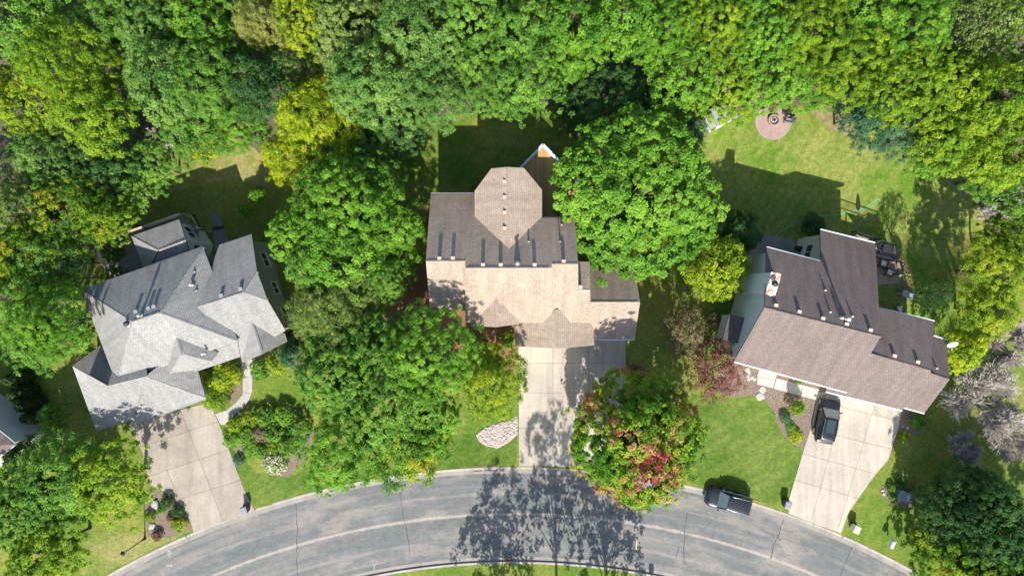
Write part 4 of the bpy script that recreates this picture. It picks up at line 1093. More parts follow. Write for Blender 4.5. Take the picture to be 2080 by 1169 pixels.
def bare_tree(name, px, py, r, top, mat, label, seed, dens=1.0, cat='tree', flat=1.0, twig=.010, brush=False):
    rng = random.Random(seed); z = 0
    for _ in range(4):
        hc = z + top * .6; p = P(px, py, hc); z = gz(p.y)
    Rm = r * (CAM_H - hc) / FPX
    o = empty(name, (p.x, p.y, z), rng.uniform(0, 6.28), label, cat)
    lb = MB(); tw = MB()
    h0 = top * .30
    lb.tube([(0, 0, -.3), (.05, 0, h0 * .6), (0, .05, h0)], [Rm * .045 + .05, Rm * .035 + .04, Rm * .03 + .03], 8)
    def grow(a, d, L, rr, lev):
        pts = [a]; q = a; dd = d.copy()
        for k in range(4):
            dd = (dd + Vector((rng.gauss(0, .14), rng.gauss(0, .14), rng.gauss(.06 * flat, .08)))).normalized()
            q = q + dd * L / 4; pts.append(q)
        mb = lb if lev < 2 else tw
        mb.tube(pts, [max(twig * .5, rr * (1 - .2 * i)) for i in range(5)], 5 if lev < 2 else 3, False)
        if lev >= (3 if brush else 4): return
        nk = (9, 8, 7, 5)[lev] if brush else (6, 7, 6, 5)[lev]
        nk = max(2, int(nk * dens))
        for k in range(nk):
            f = rng.uniform(.25, 1.0); i = min(3, int(f * 4)); s = pts[i].lerp(pts[i + 1], f * 4 - i)
            ax = dd.orthogonal().normalized(); ax.rotate(Matrix.Rotation(rng.uniform(0, 6.28), 3, dd))
            nd = (dd + ax * (rng.uniform(.25, .6) if brush else rng.uniform(.45, .95))).normalized()
            grow(s, nd, L * (rng.uniform(.5, .78) if brush else rng.uniform(.42, .62)), max(twig, rr * .42), lev + 1)
    nb = 11 if brush else 7
    for k in range(nb):
        a = 6.283 * k / nb + rng.uniform(-.3, .3)
        d = Vector((math.cos(a), math.sin(a), rng.uniform(.35, 1.2) * flat)).normalized()
        grow(Vector((0, 0, h0 * rng.uniform(.7, 1))), d, Rm * (.5 if brush else .62), Rm * .018 + .02, 0)
    lb.build('trunk', M[mat], o, True); b = tw.build('twigs', M[mat], o, True); b['kind'] = 'stuff'
    return o

# (px, py, crown radius px, height, leaf, prototype, label)
WOODS = [
 (28, 30, 105, 15, 'leaf_green', 'L2', 'dark green tree filling the top left corner of the woods'),
 (118, 120, 92, 17, 'leaf_lime', 'L4', 'yellow-green oak, the large pale crown nearest the top left corner'),
 (175, 222, 88, 16.5, 'leaf_lime', 'M1', 'yellow-green crown directly above the small bare grey tree'),
 (58, 205, 82, 16, 'leaf_yellow', 'M3', 'yellow-green crown at the left edge below the top left oak'),
 (215, 40, 78, 15, 'leaf_green', 'M1', 'mid green tree on the top edge, right of the top left oak'),
 (300, 45, 92, 15.5, 'leaf_cool', 'L3', 'cool green tree on the top edge above the fallen pale branches'),
 (400, 40, 88, 15, 'leaf_bright', 'M0', 'bright green tree on the top edge, left of the pale fluffy tree'),
 (330, 150, 92, 15, 'leaf_cool', 'L2', 'cool green tree right of the yellow-green oaks, above the bare tree'),
 (420, 150, 92, 14.5, 'leaf_green', 'L4', 'green tree below the top edge, left of the orange-tipped branch'),
 (505, 165, 75, 13.5, 'leaf_dark', 'M2', 'dark green tree left of the feathery yellow tree'),
 (395, 245, 82, 12, 'leaf_green', 'M4', 'green tree behind the grey house back lawn'),
 (480, 255, 62, 9, 'leaf_bright', 'M1', 'bright green low tree at the back lawn edge, beside the yellow shrub'),
 (305, 330, 62, 9, 'leaf_green', 'M3', 'green tree at the left end of the grey house back lawn'),
 (185, 330, 78, 12, 'leaf_dark', 'M0', 'dark green tree below the small bare grey tree'),
 (95, 320, 84, 13, 'leaf_cool', 'O0', 'cool green loose tree right of the large bare branches'),
 (235, 385, 70, 9.5, 'leaf_green', 'M3', 'green tree left of the sunlit back lawn strip'),
 (130, 430, 90, 13, 'leaf_mixed', 'O1', 'green tree with yellow and orange tips left of the rear deck'),
 (205, 445, 55, 11, 'leaf_lime', 'M0', 'lime crown just left of the grey house deck corner'),
 (30, 430, 75, 12.5, 'leaf_olive', 'O0', 'olive green tree at the left edge below the bare branches'),
 (45, 520, 80, 12, 'leaf_mixed', 'O1', 'orange-flecked tree at the left edge, beside the lime crown'),
 (88, 528, 70, 12, 'leaf_cool', 'M2', 'cool green tree left of the grey house upper corner'),
 (40, 610, 85, 12.5, 'leaf_green', 'M4', 'green tree at the left edge, above the arborvitae row'),
 (88, 656, 78, 12.5, 'leaf_bright', 'L1', 'bright green tree covering the grey garage roof corner'),
 (60, 690, 70, 10, 'leaf_green', 'M4', 'green tree directly above the arborvitae row'),
 (100, 562, 38, 9, 'leaf_green', 'S0', 'small green tree against the grey house west wall'),
 (565, 128, 52, 12, 'leaf_cool', 'M1', 'cool green tree below the pale fluffy tree, above the feathery yellow tree'),
 (528, 42, 60, 13, 'leaf_pale', 'F0', 'pale fluffy tree on the top edge, left of the golden green one'),
 (610, 35, 66, 13, 'leaf_yellow', 'M3', 'golden green tree on the top edge beside the pale fluffy tree'),
 (720, 55, 98, 15.5, 'leaf_olive', 'L0', 'pale speckled green tree on the top edge, right of the golden one'),
 (840, 60, 98, 15.5, 'leaf_cool', 'L2', 'cool green tree on the top edge, left of the centre'),
 (955, 40, 98, 16, 'leaf_green', 'L0', 'mid green tree on the top edge above the tan house'),
 (755, 160, 95, 15, 'leaf_cool', 'L2', 'cool green crown right of the feathery yellow tree'),
 (865, 165, 98, 14.5, 'leaf_cool', 'L4', 'cool green crown left of the tan house back lawn'),
 (975, 145, 92, 14, 'leaf_green', 'L1', 'green crown directly above the tan house lit lawn patch'),
 (1065, 150, 88, 14, 'leaf_green', 'M3', 'green crown above the striped railing shadow'),
 (1060, 55, 88, 15.5, 'leaf_green', 'M1', 'green tree on the top edge, above the deck point'),
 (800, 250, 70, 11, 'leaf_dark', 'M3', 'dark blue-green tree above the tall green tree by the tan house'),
 (745, 290, 62, 9.5, 'leaf_green', 'M0', 'green tree with yellow tips right of the feathery yellow tree'),
 (1160, 55, 88, 15, 'leaf_bright', 'L2', 'bright green tree on the top edge, left of the dark shaded hollow'),
 (1145, 110, 62, 12, 'leaf_bright', 'M4', 'bright green crown at the left rim of the dark shaded hollow'),
 (1260, 35, 78, 15, 'leaf_bright', 'M2', 'bright green tree on the top edge above the dark shaded hollow'),
 (1350, 60, 82, 14.5, 'leaf_bright', 'L4', 'bright green tree on the top edge, right of the dark hollow'),
 (1450, 45, 86, 15, 'leaf_lime', 'L1', 'lime green tree on the top edge, above the white shed'),
 (1395, 150, 82, 13, 'leaf_bright', 'M3', 'bright green crown at the right rim of the dark hollow'),
 (1475, 165, 82, 12, 'leaf_lime', 'M0', 'lime green tree overhanging the white shed'),
 (1550, 60, 86, 14.5, 'leaf_bright', 'L3', 'bright green tree on the top edge, above the fire pit'),
 (1555, 150, 76, 11, 'leaf_bright', 'M0', 'bright green tree directly behind the fire pit'),
 (1640, 150, 78, 10, 'leaf_bright', 'M2', 'bright green tree right of the fire pit chairs'),
 (1650, 50, 86, 15, 'leaf_lime', 'L4', 'lime green tree with red-brown tips on the top edge'),
 (1740, 110, 92, 14.5, 'leaf_lime', 'L1', 'lime green tree above the blue-green tree'),
 (1760, 30, 82, 15, 'leaf_bright', 'M4', 'bright green tree on the top edge, left of the olive brown one'),
 (1850, 60, 86, 14.5, 'leaf_bright', 'L1', 'bright green tree beside the olive brown half-bare tree'),
 (1850, 160, 88, 14.5, 'leaf_lime', 'L3', 'lime green tree directly behind the blue-green tree'),
 (1940, 170, 88, 14, 'leaf_lime', 'L0', 'lime green tree below the olive brown half-bare tree'),
 (2040, 190, 92, 14.5, 'leaf_lime', 'L2', 'lime green tree at the right edge below the half-bare tree'),
 (1955, 265, 84, 12.5, 'leaf_lime', 'M0', 'lime green tree right of the blue-green tree at the lawn edge'),
 (2045, 290, 88, 13, 'leaf_lime', 'L2', 'lime green tree at the right edge, beside the back lawn corner'),
 (1805, 245, 84, 8.5, 'leaf_bluegreen', 'M4', 'blue-green tree leaning over the back lawn, right of the fire pit'),
 (1755, 222, 50, 7, 'leaf_bluegreen', 'S1', 'small blue-green tree at the lawn edge, left of the big blue-green one'),
 (1900, 300, 58, 7.5, 'leaf_bright', 'S0', 'small bright green tree at the upper right lawn edge'),
 (2020, 355, 66, 9, 'leaf_bright', 'M1', 'bright green tree above the stony patch on the right'),
 (2075, 400, 60, 10, 'leaf_green', 'M3', 'green tree at the right edge beside the stony patch'),
]
for (px, py, r, top, m, k, lb) in WOODS:
    plant('forest_tree', px, py, r, top + TREE_RNG.uniform(-1.4, 1.4), m, k, lb, group='trees of the woods behind the houses')
# a second, partly hidden rank that closes the wood beyond the top of the picture
EDGE_AT = ['top edge, first from the left corner', 'top edge, second from the left corner', 'top edge, third from the left corner', 'top edge, fourth from the left corner', 'top edge, fifth from the left corner', 'top edge above the tan deck', 'top edge above the dark hollow', 'top edge above the fire pit', 'top edge above the blue-green tree', 'top edge beside the half-bare tree', 'top right corner', 'right edge beside the lime trees', 'left edge beside the yellow-green oaks', 'left edge beside the olive tree']
for i, (px, py, r, top, m, k) in enumerate([(60, -90, 110, 15, 'leaf_green', 'L1'), (260, -95, 110, 15, 'leaf_lime', 'L3'), (460, -80, 105, 15, 'leaf_green', 'L0'), (700, -85, 110, 15, 'leaf_cool', 'L2'), (900, -95, 110, 15, 'leaf_green', 'L4'),
        (1100, -90, 110, 15, 'leaf_bright', 'L2'), (1300, -95, 110, 15, 'leaf_lime', 'L4'), (1500, -90, 110, 15, 'leaf_bright', 'L1'), (1700, -95, 110, 15, 'leaf_lime', 'L3'), (1900, -90, 110, 15, 'leaf_bright', 'L0'), (2120, -60, 110, 15, 'leaf_lime', 'L3'), (2170, 150, 100, 14, 'leaf_lime', 'L0'), (-85, 160, 100, 15, 'leaf_lime', 'L2'), (-80, 480, 90, 12, 'leaf_green', 'L4')]):
    plant('forest_tree', px, py, r, top, m, k, 'woods tree beyond the picture ' + EDGE_AT[i], group='trees beyond the picture edge')

OWN = [
 ('yard_tree', 1297, 388, 170, 13.5, 'leaf_bright', 'B0', 'big round bright green tree right of the tan house, beside its deck', 1.0),
 ('yard_tree', 700, 428, 118, 14, 'leaf_bright', 'B1', 'tall green tree between the grey house and the tan house', 1.0),
 ('yard_tree', 690, 515, 112, 12, 'leaf_bright', 'L2', 'lower green crown touching the tan roof left end', 1.1),
 ('yard_tree', 612, 470, 72, 12, 'leaf_bright', 'M0', 'green crown beside the grey house east wall, left flank of the tall tree', 1.12),
 ('yard_tree', 632, 545, 58, 10.5, 'leaf_green', 'M2', 'green crown below the left flank, above the olive feathery tree', 1.0),
 ('yard_tree', 758, 365, 64, 12.5, 'leaf_green', 'M3', 'green crown at the upper right shoulder of the tall green tree', 1.1),
 ('yard_tree', 795, 475, 74, 11.5, 'leaf_bright', 'M4', 'green crown brushing the tan house west wall', 1.0),
 ('yard_tree', 790, 570, 52, 9.5, 'leaf_green', 'M1', 'green tree at the tan house lower left roof corner', 1.0),
 ('feathery_tree', 640, 235, 92, 11.5, 'leaf_gold', 'F0', 'feathery golden yellow tree behind the grey house', 1.0),
 ('feathery_tree', 585, 320, 58, 9, 'leaf_gold', 'F1', 'smaller golden tree at the back lawn edge, below the feathery one', 1.0),
 ('feathery_tree', 672, 632, 88, 9.5, 'leaf_olive', 'F1', 'pale olive feathery tree right of the grey house entry', 1.0),
 ('yard_tree', 730, 580, 62, 9.5, 'leaf_olive', 'M3', 'olive green tree between the tall green tree and the olive feathery one', 1.0),
 ('yard_tree', 690, 760, 98, 10.5, 'leaf_green', 'L0', 'green maple in the front garden below the olive feathery tree', 1.0),
 ('yard_tree', 790, 820, 112, 11.5, 'leaf_green', 'L3', 'green maple in the middle of the front tree cluster', 1.0),
 ('yard_tree', 872, 722, 100, 13, 'leaf_bright', 'L1', 'bright green maple shading the tan roof front corner', 1.0),
 ('yard_tree', 765, 700, 72, 10.5, 'leaf_green', 'M3', 'green tree between the olive feathery tree and the tan roof corner', 1.0),
 ('yard_tree', 690, 925, 92, 10, 'leaf_bright', 'M1', 'bright green maple over the kerb, left part of the front cluster', 1.0),
 ('yard_tree', 820, 908, 88, 9.5, 'leaf_mixed', 'M2', 'green maple with rust tips overhanging the street kerb', 1.0),
 ('yard_tree', 868, 862, 70, 9, 'leaf_bright', 'M0', 'bright green maple beside the pink gravel bed', 1.0),
 ('yard_tree', 1004, 785, 76, 10.5, 'leaf_yellow', 'M4', 'yellow-green small tree beside the tan house driveway', .92),
 ('yard_tree', 985, 735, 42, 5, 'leaf_yellow', 'S2', 'yellow shrubby tree under the tan porch gable', 1.0),
 ('maple_tree', 1296, 893, 132, 12.5, 'leaf_maple', 'A0', 'round maple turning red and orange, beside the street', 1.0),
 ('yard_tree', 1462, 545, 68, 7.5, 'leaf_yellow', 'S0', 'yellow-green small tree left of the white chimney', 1.0),
 ('yard_tree', 1500, 470, 48, 6.5, 'leaf_dark', 'S2', 'dark olive small tree by the brown house back patio', 1.0),
 ('crab_apple', 1455, 752, 66, 5.0, 'leaf_rust', 'W0', 'thin reddish crab apple beside the brown roof front corner', 1.0),
 ('crab_apple', 1392, 675, 50, 4.5, 'leaf_tan', 'W1', 'thin brownish half-bare small tree left of the red crab apple', .85),
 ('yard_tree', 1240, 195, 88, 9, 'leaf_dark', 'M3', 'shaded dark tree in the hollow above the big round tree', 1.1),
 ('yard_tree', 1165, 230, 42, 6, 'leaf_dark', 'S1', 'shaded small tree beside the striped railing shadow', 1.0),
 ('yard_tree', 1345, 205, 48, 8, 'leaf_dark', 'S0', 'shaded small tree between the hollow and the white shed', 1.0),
 ('yard_tree', 1405, 265, 34, 4.0, 'leaf_bluegreen', 'S2', 'small blue-grey shrub tree left of the shed', 1.0),
 ('yard_tree', 2030, 548, 82, 8, 'leaf_yellow', 'M1', 'golden green tree at the right edge, upper of the two golden ones', 1.0),
 ('yard_tree', 2062, 480, 60, 8, 'leaf_lime', 'M0', 'lime tree at the right edge above the golden green one', 1.0),
 ('yard_tree', 2012, 630, 64, 6.5, 'leaf_yellow', 'M2', 'golden green tree right of the brown house, above its yellow neighbour', 1.0),
 ('yard_tree', 1962, 712, 48, 6.5, 'leaf_gold', 'S1', 'small golden tree beside the satellite dish', .9),
 ('thin_tree', 1905, 595, 36, 6.5, 'leaf_dark', 'T0', 'thin dark tree standing on the lawn right of the deck', .85),
 ('thin_tree', 2010, 45, 98, 14.5, 'leaf_olive', 'T1', 'olive brown half-bare tree in the top right corner', 1.0),
 ('yard_tree', 1992, 1048, 94, 10.5, 'leaf_dark', 'A1', 'dark green maple shading the brown house side lawn', 1.0),
 ('yard_tree', 2000, 1140, 118, 9, 'leaf_mixed', 'A2', 'maple with yellow and rust tips in the bottom right corner', 1.0),
 ('yard_tree', 215, 985, 88, 9.5, 'leaf_lime', 'M3', 'lime green tree beside the tan driveway, lower left', 1.0),
 ('yard_tree', 110, 975, 95, 9, 'leaf_green', 'L2', 'green tree left of the lime tree, lower left', 1.0),
 ('yard_tree', 40, 1040, 90, 9.5, 'leaf_green', 'L0', 'green tree at the left edge, lower left corner', 1.0),
 ('yard_tree', 80, 1130, 82, 9.5, 'leaf_lime', 'M0', 'lime tree in the bottom left corner, left of the lamp post', 1.0),
 ('yard_tree', 104, 852, 32, 4.0, 'leaf_green', 'S0', 'small green tree between the arborvitae row and the grey garage', 1.0),
 ('yard_tree', 46, 928, 44, 4.5, 'leaf_dark', 'S1', 'dark small tree below the edge house roof corner', 1.0),
]
for (nm, px, py, r, top, m, k, lb, asp) in OWN:
    plant(nm, px, py, r, top, m, k, lb, asp=asp)
# street trees on the far side of the street, seen only by their shadows
plant('street_tree', 1010, 1380, 92, 14.0, 'leaf_green', 'V0', 'street tree beyond the bottom edge, shading the storm drains', rz=.4)
plant('street_tree', 1152, 1382, 84, 18.0, 'leaf_green', 'V1', 'tallest street tree beyond the bottom edge, shading the driveway mouth', rz=2.0)
plant('street_tree', 1268, 1380, 96, 14.6, 'leaf_green', 'V2', 'street tree beyond the bottom edge, shading the street below the maple', rz=3.1)
plant('yard_tree', 2140, 1220, 110, 12, 'leaf_green', 'L0', 'tree beyond the bottom right corner', rz=1.0)

bare_tree('bare_tree', 2010, 815, 95, 6.0, 'bark_silver', 'silvery bare bushy tree right of the brown house', 3, 1.1, flat=.8, twig=.029, brush=True)
bare_tree('bare_tree', 2068, 700, 62, 6.5, 'bark_silver', 'silvery bare tree at the right edge beside the golden trees', 4, 1.0, flat=.8, twig=.029, brush=True)
bare_tree('bare_tree', 1972, 912, 44, 4.0, 'bark_grey', 'small grey bare tree in the shade below the silvery one', 5, 1.0, flat=.9, twig=.024, brush=True)
bare_tree('bare_tree', 2065, 880, 70, 5.5, 'bark_silver', 'silvery bare bush at the right edge below the other silvery trees', 14, 1.0, flat=.8, twig=.029, brush=True)
bare_tree('bare_tree', 268, 255, 44, 18.5, 'bark_silver', 'small bare grey tree amid the woods on the left', 6, .8, flat=.6, twig=.022)
bare_tree('bare_tree', 25, 320, 80, 17.5, 'bark_grey', 'large bare tree with pale branches at the left edge', 7, .42, flat=.6, twig=.03)
bare_tree('bare_tree', 300, 190, 48, 17.5, 'bark_grey', 'pale bare branches right of the yellow-green oaks', 8, .5, flat=.6, twig=.022)
bare_tree('bare_tree', 1390, 35, 38, 17.5, 'bark_grey', 'bare grey branches near the top edge, right of centre', 9, .5, flat=.6, twig=.022)

# ------------------------------------------------------------------ shrubs and garden plants
SH = [
 ('shrub', 405, 775, 30, 2.2, 'leaf_gold', 'H0', 'golden orange shrub against the grey garage corner'),
 ('shrub', 455, 765, 36, 2.0, 'leaf_yellow', 'I0', 'yellow-green shrub left of the curved front walk'),
 ('shrub', 435, 808, 30, 1.6, 'leaf_lime', 'I1', 'lime feathery shrub above the tan driveway corner'),
 ('shrub', 528, 752, 24, 1.6, 'leaf_bright', 'H1', 'bright green shrub right of the curved front walk'),
 ('shrub', 562, 738, 26, 1.8, 'leaf_yellow', 'H2', 'yellow-green shrub below the grey entry gable'),
 ('spruce', 590, 718, 32, 3.6, 'leaf_bluegreen', 'I2', 'blue-green spruce at the grey entry gable corner'),
 ('shrub', 478, 862, 20, 1.2, 'leaf_lime', 'H0', 'lime shrub in the garden bed beside the tan driveway'),
 ('shrub', 505, 852, 22, 1.2, 'leaf_mixed', 'H1', 'yellow-tipped shrub in the garden bed where the walk meets it'),
 ('shrub', 540, 848, 24, 1.4, 'leaf_green', 'H2', 'green shrub at the top of the garden bed'),
 ('shrub', 470, 893, 20, 1.0, 'leaf_bright', 'I0', 'bright leafy plant in the garden bed near the driveway edge'),
 ('shrub', 500, 888, 22, 1.3, 'leaf_green', 'H0', 'green shrub in the middle of the garden bed'),
 ('shrub', 528, 880, 20, 1.2, 'leaf_tan', 'H1', 'brownish perennial in the garden bed'),
 ('shrub', 555, 880, 24, 1.5, 'leaf_green', 'H2', 'green shrub at the right end of the garden bed'),
 ('shrub', 512, 912, 20, .9, 'leaf_bright', 'I1', 'bright green low plant above the dark front lawn'),
 ('shrub', 484, 935, 13, .6, 'leaf_bluegreen', 'H0', 'small blue-green mound at the driveway edge'),
 ('shrub', 578, 845, 24, 1.5, 'leaf_bright', 'H0', 'bright shrub at the upper right of the garden bed'),
 ('shrub', 606, 868, 24, 1.5, 'leaf_green', 'H1', 'green shrub under the front maple beside the garden bed'),
 ('shrub', 560, 908, 20, 1.0, 'leaf_lime', 'I2', 'lime grass clump above the white hydrangea'),
 ('shrub', 535, 918, 16, .9, 'leaf_green', 'H0', 'small green mound left of the white hydrangea'),
 ('flowering_shrub', 556, 942, 25, 1.2, 'leaf_flower', 'H1', 'white flowering hydrangea beside the front lawn'),
 ('shrub', 585, 905, 26, 1.6, 'leaf_green', 'H2', 'green shrub behind the white hydrangea'),
 ('shrub', 337, 1020, 15, 1.0, 'leaf_dark', 'H0', 'dark shrub at the top of the lamp post bed'),
 ('shrub', 360, 1038, 13, .8, 'leaf_dark', 'H2', 'dark spiky plant in the lamp post bed beside the driveway'),
 ('shrub', 303, 1050, 13, .8, 'leaf_lime', 'H1', 'lime plant nearest the lamp post base'),
 ('shrub', 362, 1066, 18, .9, 'leaf_mixed', 'H0', 'orange and green mound at the lamp post bed tip'),
 ('shrub', 318, 1088, 12, .7, 'leaf_rust', 'H1', 'dark red shrub near the kerb beside the lamp post'),
 ('shrub', 326, 1036, 9, .6, 'leaf_bright', 'H2', 'small bright plant beside the white stone'),
 ('shrub', 345, 1052, 9, .6, 'leaf_tan', 'I0', 'brown seed-head grass in the lamp post bed'),
 ('shrub', 1622, 828, 17, 2.2, 'leaf_lime', 'H2', 'yellow-green tall shrub left of the driveway car'),
 ('shrub', 1597, 848, 13, .7, 'leaf_bluegreen', 'H0', 'blue-green hosta in the mulch bed'),
 ('ornamental_grass', 1618, 886, 15, .6, 'leaf_gold', 'I1', 'golden grass clump at the lower end of the mulch bed'),
 ('shrub', 1607, 868, 12, .4, 'leaf_green', 'H1', 'low green plant beside the hosta'),
 ('shrub', 1624, 772, 8, .5, 'leaf_lime', 'H1', 'small lime plant under the brown eave by the walk'),
 ('shrub', 1867, 857, 18, 1.2, 'leaf_green', 'H2', 'rounded green shrub right of the brown garage'),
 ('shrub', 1838, 885, 12, .5, 'leaf_lime', 'I0', 'pale grass tuft at the driveway side below the brown garage'),
 ('shrub', 1812, 992, 10, .7, 'leaf_green', 'H0', 'green plant left of the utility box'),
 ('shrub', 1815, 1009, 9, .6, 'leaf_bright', 'H1', 'bright green plant below the first one beside the utility box'),
 ('shrub', 1852, 992, 10, .7, 'leaf_olive', 'H2', 'olive plant right of the utility box'),
 ('shrub', 1830, 985, 9, .8, 'leaf_dark', 'H1', 'dark plant behind the utility box'),
 ('shrub', 1294, 757, 14, .7, 'leaf_tan', 'I1', 'dry brown grass mound in the round mulch ring'),
 ('shrub', 1572, 208, 16, 1.0, 'leaf_rust', 'H0', 'russet brush at the top of the fire pit patio'),
 ('shrub', 1598, 210, 11, .8, 'leaf_tan', 'H1', 'pale dry brush right of the russet brush'),
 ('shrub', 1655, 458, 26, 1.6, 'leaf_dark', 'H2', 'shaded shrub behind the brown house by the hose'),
 ('shrub', 412, 298, 34, 2.6, 'leaf_yellow', 'H0', 'golden shrub at the grey house back lawn edge'),
 ('shrub', 520, 395, 18, 3.6, 'leaf_bright', 'S2', 'sapling catching sun in the shaded back yard'),
 ('shrub', 497, 428, 17, 3.4, 'leaf_bright', 'S1', 'lower sapling beside the shaded back path'),
 ('shrub', 1830, 545, 8, .6, 'leaf_bright', 'H0', 'small potted green plant at the deck corner'),
 ('shrub', 690, 130, 30, 6, 'leaf_dark', 'S1', 'dark low tree in the gap above the feathery yellow tree'),
 ('shrub', 228, 512, 26, 3.0, 'leaf_green', 'S0', 'green bush growing through the deck rail'),
 ('shrub', 232, 560, 24, 3.0, 'leaf_green', 'S2', 'green bush between the deck and the grey west wall'),
 ('shrub', 1250, 655, 12, .6, 'leaf_dark', 'H0', 'low dark hedge plant beside the tan garage wall'),
 ('shrub', 1448, 655, 20, 1.6, 'leaf_tan', 'W0', 'thin brown bush under the yellow-green small tree'),
 ('shrub', 960, 690, 22, 1.4, 'leaf_olive', 'H1', 'olive shrub below the tan porch gable'),
 ('shrub', 1030, 690, 20, 1.0, 'leaf_mixed', 'H2', 'orange-flecked shrub left of the tan garage'),
]
for (nm, px, py, r, top, m, k, lb) in SH:
    plant(nm, px, py, r, top, m, k, lb, 'tree' if 'tree' in lb or 'sapling' in lb else 'shrub', 'shrubs and garden plants', part='foliage')

# columnar arborvitae beside the edge house
def cone_proto():
    rng = np.random.default_rng(5); lob = [(0, 0, .5, .62), (0, 0, 1.1, .60), (0, 0, 1.7, .52), (0, 0, 2.3, .40), (0, 0, 2.9, .24)]
    me, lb = crown('crown', 77, .65, 1.6, .65, clump=.16, leaf=(.14, .06), per=26, lobes=lob, low=-.9, jit=.15, up=.8)
    me.materials.append(M['leaf_cone']); return me, trunk_mesh('trunk', 5, lob, .06, 'bark')
cme, ctr = cone_proto()
AV = ['arborvitae topmost of the dark row beside the edge house', 'arborvitae second from the top of the dark row', 'arborvitae third from the top of the dark row', 'arborvitae lowest of the dark row beside the edge house']
for (px, py), lb in zip(((60, 764), (70, 792), (86, 816), (96, 838)), AV):
    p = G(px, py); o = empty('arborvitae', p, TREE_RNG.uniform(0, 6), lb, 'arborvitae', 'row of arborvitae by the edge house'); o.scale = (1.1, 1.1, 1.15)
    link(bpy.data.objects.new('crown', cme), o); link(bpy.data.objects.new('trunk', ctr), o)

# hedge strip along the tan garage side wall
# undergrowth on the woodland floor
def undergrowth():
    rng = np.random.default_rng(9); C = []
    for _ in range(1500):
        px, py = rng.uniform(-60, 2140), rng.uniform(-80, 330)
        if 860 < px < 1250 and py > 200: continue
        if 250 < px < 560 and py > 285: continue
        if 1400 < px < 1990 and py > 195: continue
        p = G(px, py); C.append((p.x, p.y, p.z + rng.uniform(.1, .7)))
    for _ in range(260):
        px, py = rng.uniform(-60, 190), rng.uniform(330, 730); p = G(px, py); C.append((p.x, p.y, p.z + rng.uniform(.1, .6)))
    C = np.array(C); m = len(C); idx = np.repeat(np.arange(m), 22); n = len(idx)
    d = rng.normal(size=(n, 3)); d /= np.linalg.norm(d, axis=1)[:, None]; d[:, 2] = abs(d[:, 2]) * .7
    pos = C[idx] + d * rng.uniform(.2, .75, n)[:, None]; nr = d + np.array([0, 0, .8]); nr /= np.linalg.norm(nr, axis=1)[:, None]
    me = leaf_mesh('undergrowth', pos, nr, rng.uniform(.18, .4, n), rng.uniform(.12, .26, n), rng.uniform(size=m)[idx], rng.uniform(size=n), rng)
    me.materials.append(M['leaf_green']); o = bpy.data.objects.new('undergrowth', me); link(o)
    tag(o, 'low green brush on the woodland floor', 'undergrowth', kind='stuff')
undergrowth()
def fallen():
    rng = np.random.default_rng(19); C = []
    zones = [((1400, 640, 1660, 960), 260), ((800, 560, 1060, 720), 380), ((620, 900, 1060, 950), 160), ((180, 860, 400, 1090), 260), ((1420, 260, 1900, 460), 300), ((1800, 860, 2060, 1060), 200), ((900, 960, 1500, 1140), 90), ((1260, 560, 1420, 760), 160)]
    for (x0, y0, x1, y1), k in zones:
        for _ in range(k):
            p = G(rng.uniform(x0, x1), rng.uniform(y0, y1)); r = math.hypot(p.x - ARC[0], p.y - ARC[1])
            C.append((p.x, p.y, (p.z if r > RN else -.115) + .06))
    C = np.array(C); n = len(C); nr = rng.normal(scale=.25, size=(n, 3)); nr[:, 2] = 1; nr /= np.linalg.norm(nr, axis=1)[:, None]
    me = leaf_mesh('fallen_leaves', C, nr, rng.uniform(.07, .14, n), rng.uniform(.05, .10, n), rng.uniform(size=n), rng.uniform(size=n), rng)
    me.materials.append(M['leaf_tan']); o = bpy.data.objects.new('fallen_leaves', me); link(o)
    tag(o, 'dry leaves scattered over lawns and beds', 'fallen leaves', kind='stuff')
fallen()

# ================================================================== DECKS
def rail(par, pts, z, top, m_top, m_bal, w=.12, h=.05, gap=.14, posts=True, bal=.035):
    """posts, top and bottom rails, balusters between world points; pieces are parts of the deck"""
    for i in range(len(pts) - 1):
        a = Vector((*pts[i][:2], z)); b = Vector((*pts[i + 1][:2], z)); d = b - a; L = d.length; d.normalize()
        MB().bar(a + Vector((0, 0, top)), b + Vector((0, 0, top)), w, h).build('top_rail', M[m_top], par)
        MB().bar(a + Vector((0, 0, .12)), b + Vector((0, 0, .12)), w * .5, h).build('bottom_rail', M[m_bal], par)
        k = int(L / gap); mb = MB()
        for j in range(1, k): 
            p = a + d * (L * j / k); mb.bar(p + Vector((0, 0, .12)), p + Vector((0, 0, top)), bal, bal)
        o = mb.build('balusters', M[m_bal], par); o['kind'] = 'stuff'
        if posts: 
            for p in (a, b): MB().bar(p + Vector((0, 0, -.1)), p + Vector((0, 0, top + .06)), .10, .10).build('post', M[m_top], par)

def planks(par, poly, z, ang, w, m, gap=.008, th=.04):
    """deck boards clipped to an outline, each a piece of its own"""
    d = (math.cos(ang), math.sin(ang)); nn = (-d[1], d[0])
    ts = [p[0] * nn[0] + p[1] * nn[1] for p in poly]; t = min(ts)
    if area(poly) < 0: poly = poly[::-1]
    while t < max(ts):
        q = clip(poly, (nn[0] * (t + gap), nn[1] * (t + gap)), nn, 1); q = clip(q, (nn[0] * (t + w), nn[1] * (t + w)), nn, -1) if len(q) > 2 else q
        if len(q) > 2 and abs(area(q)) > .003:
            c = Vector((sum(p[0] for p in q) / len(q), sum(p[1] for p in q) / len(q)))
            R = Matrix.Rotation(-ang, 2)
            loc = [tuple(R @ (Vector(p) - c)) for p in q]
            o = MB().prism(loc, z - th, z).build('plank', M[m], par); o.location = (c.x, c.y, 0); o.rotation_euler = (0, 0, ang)
        t += w
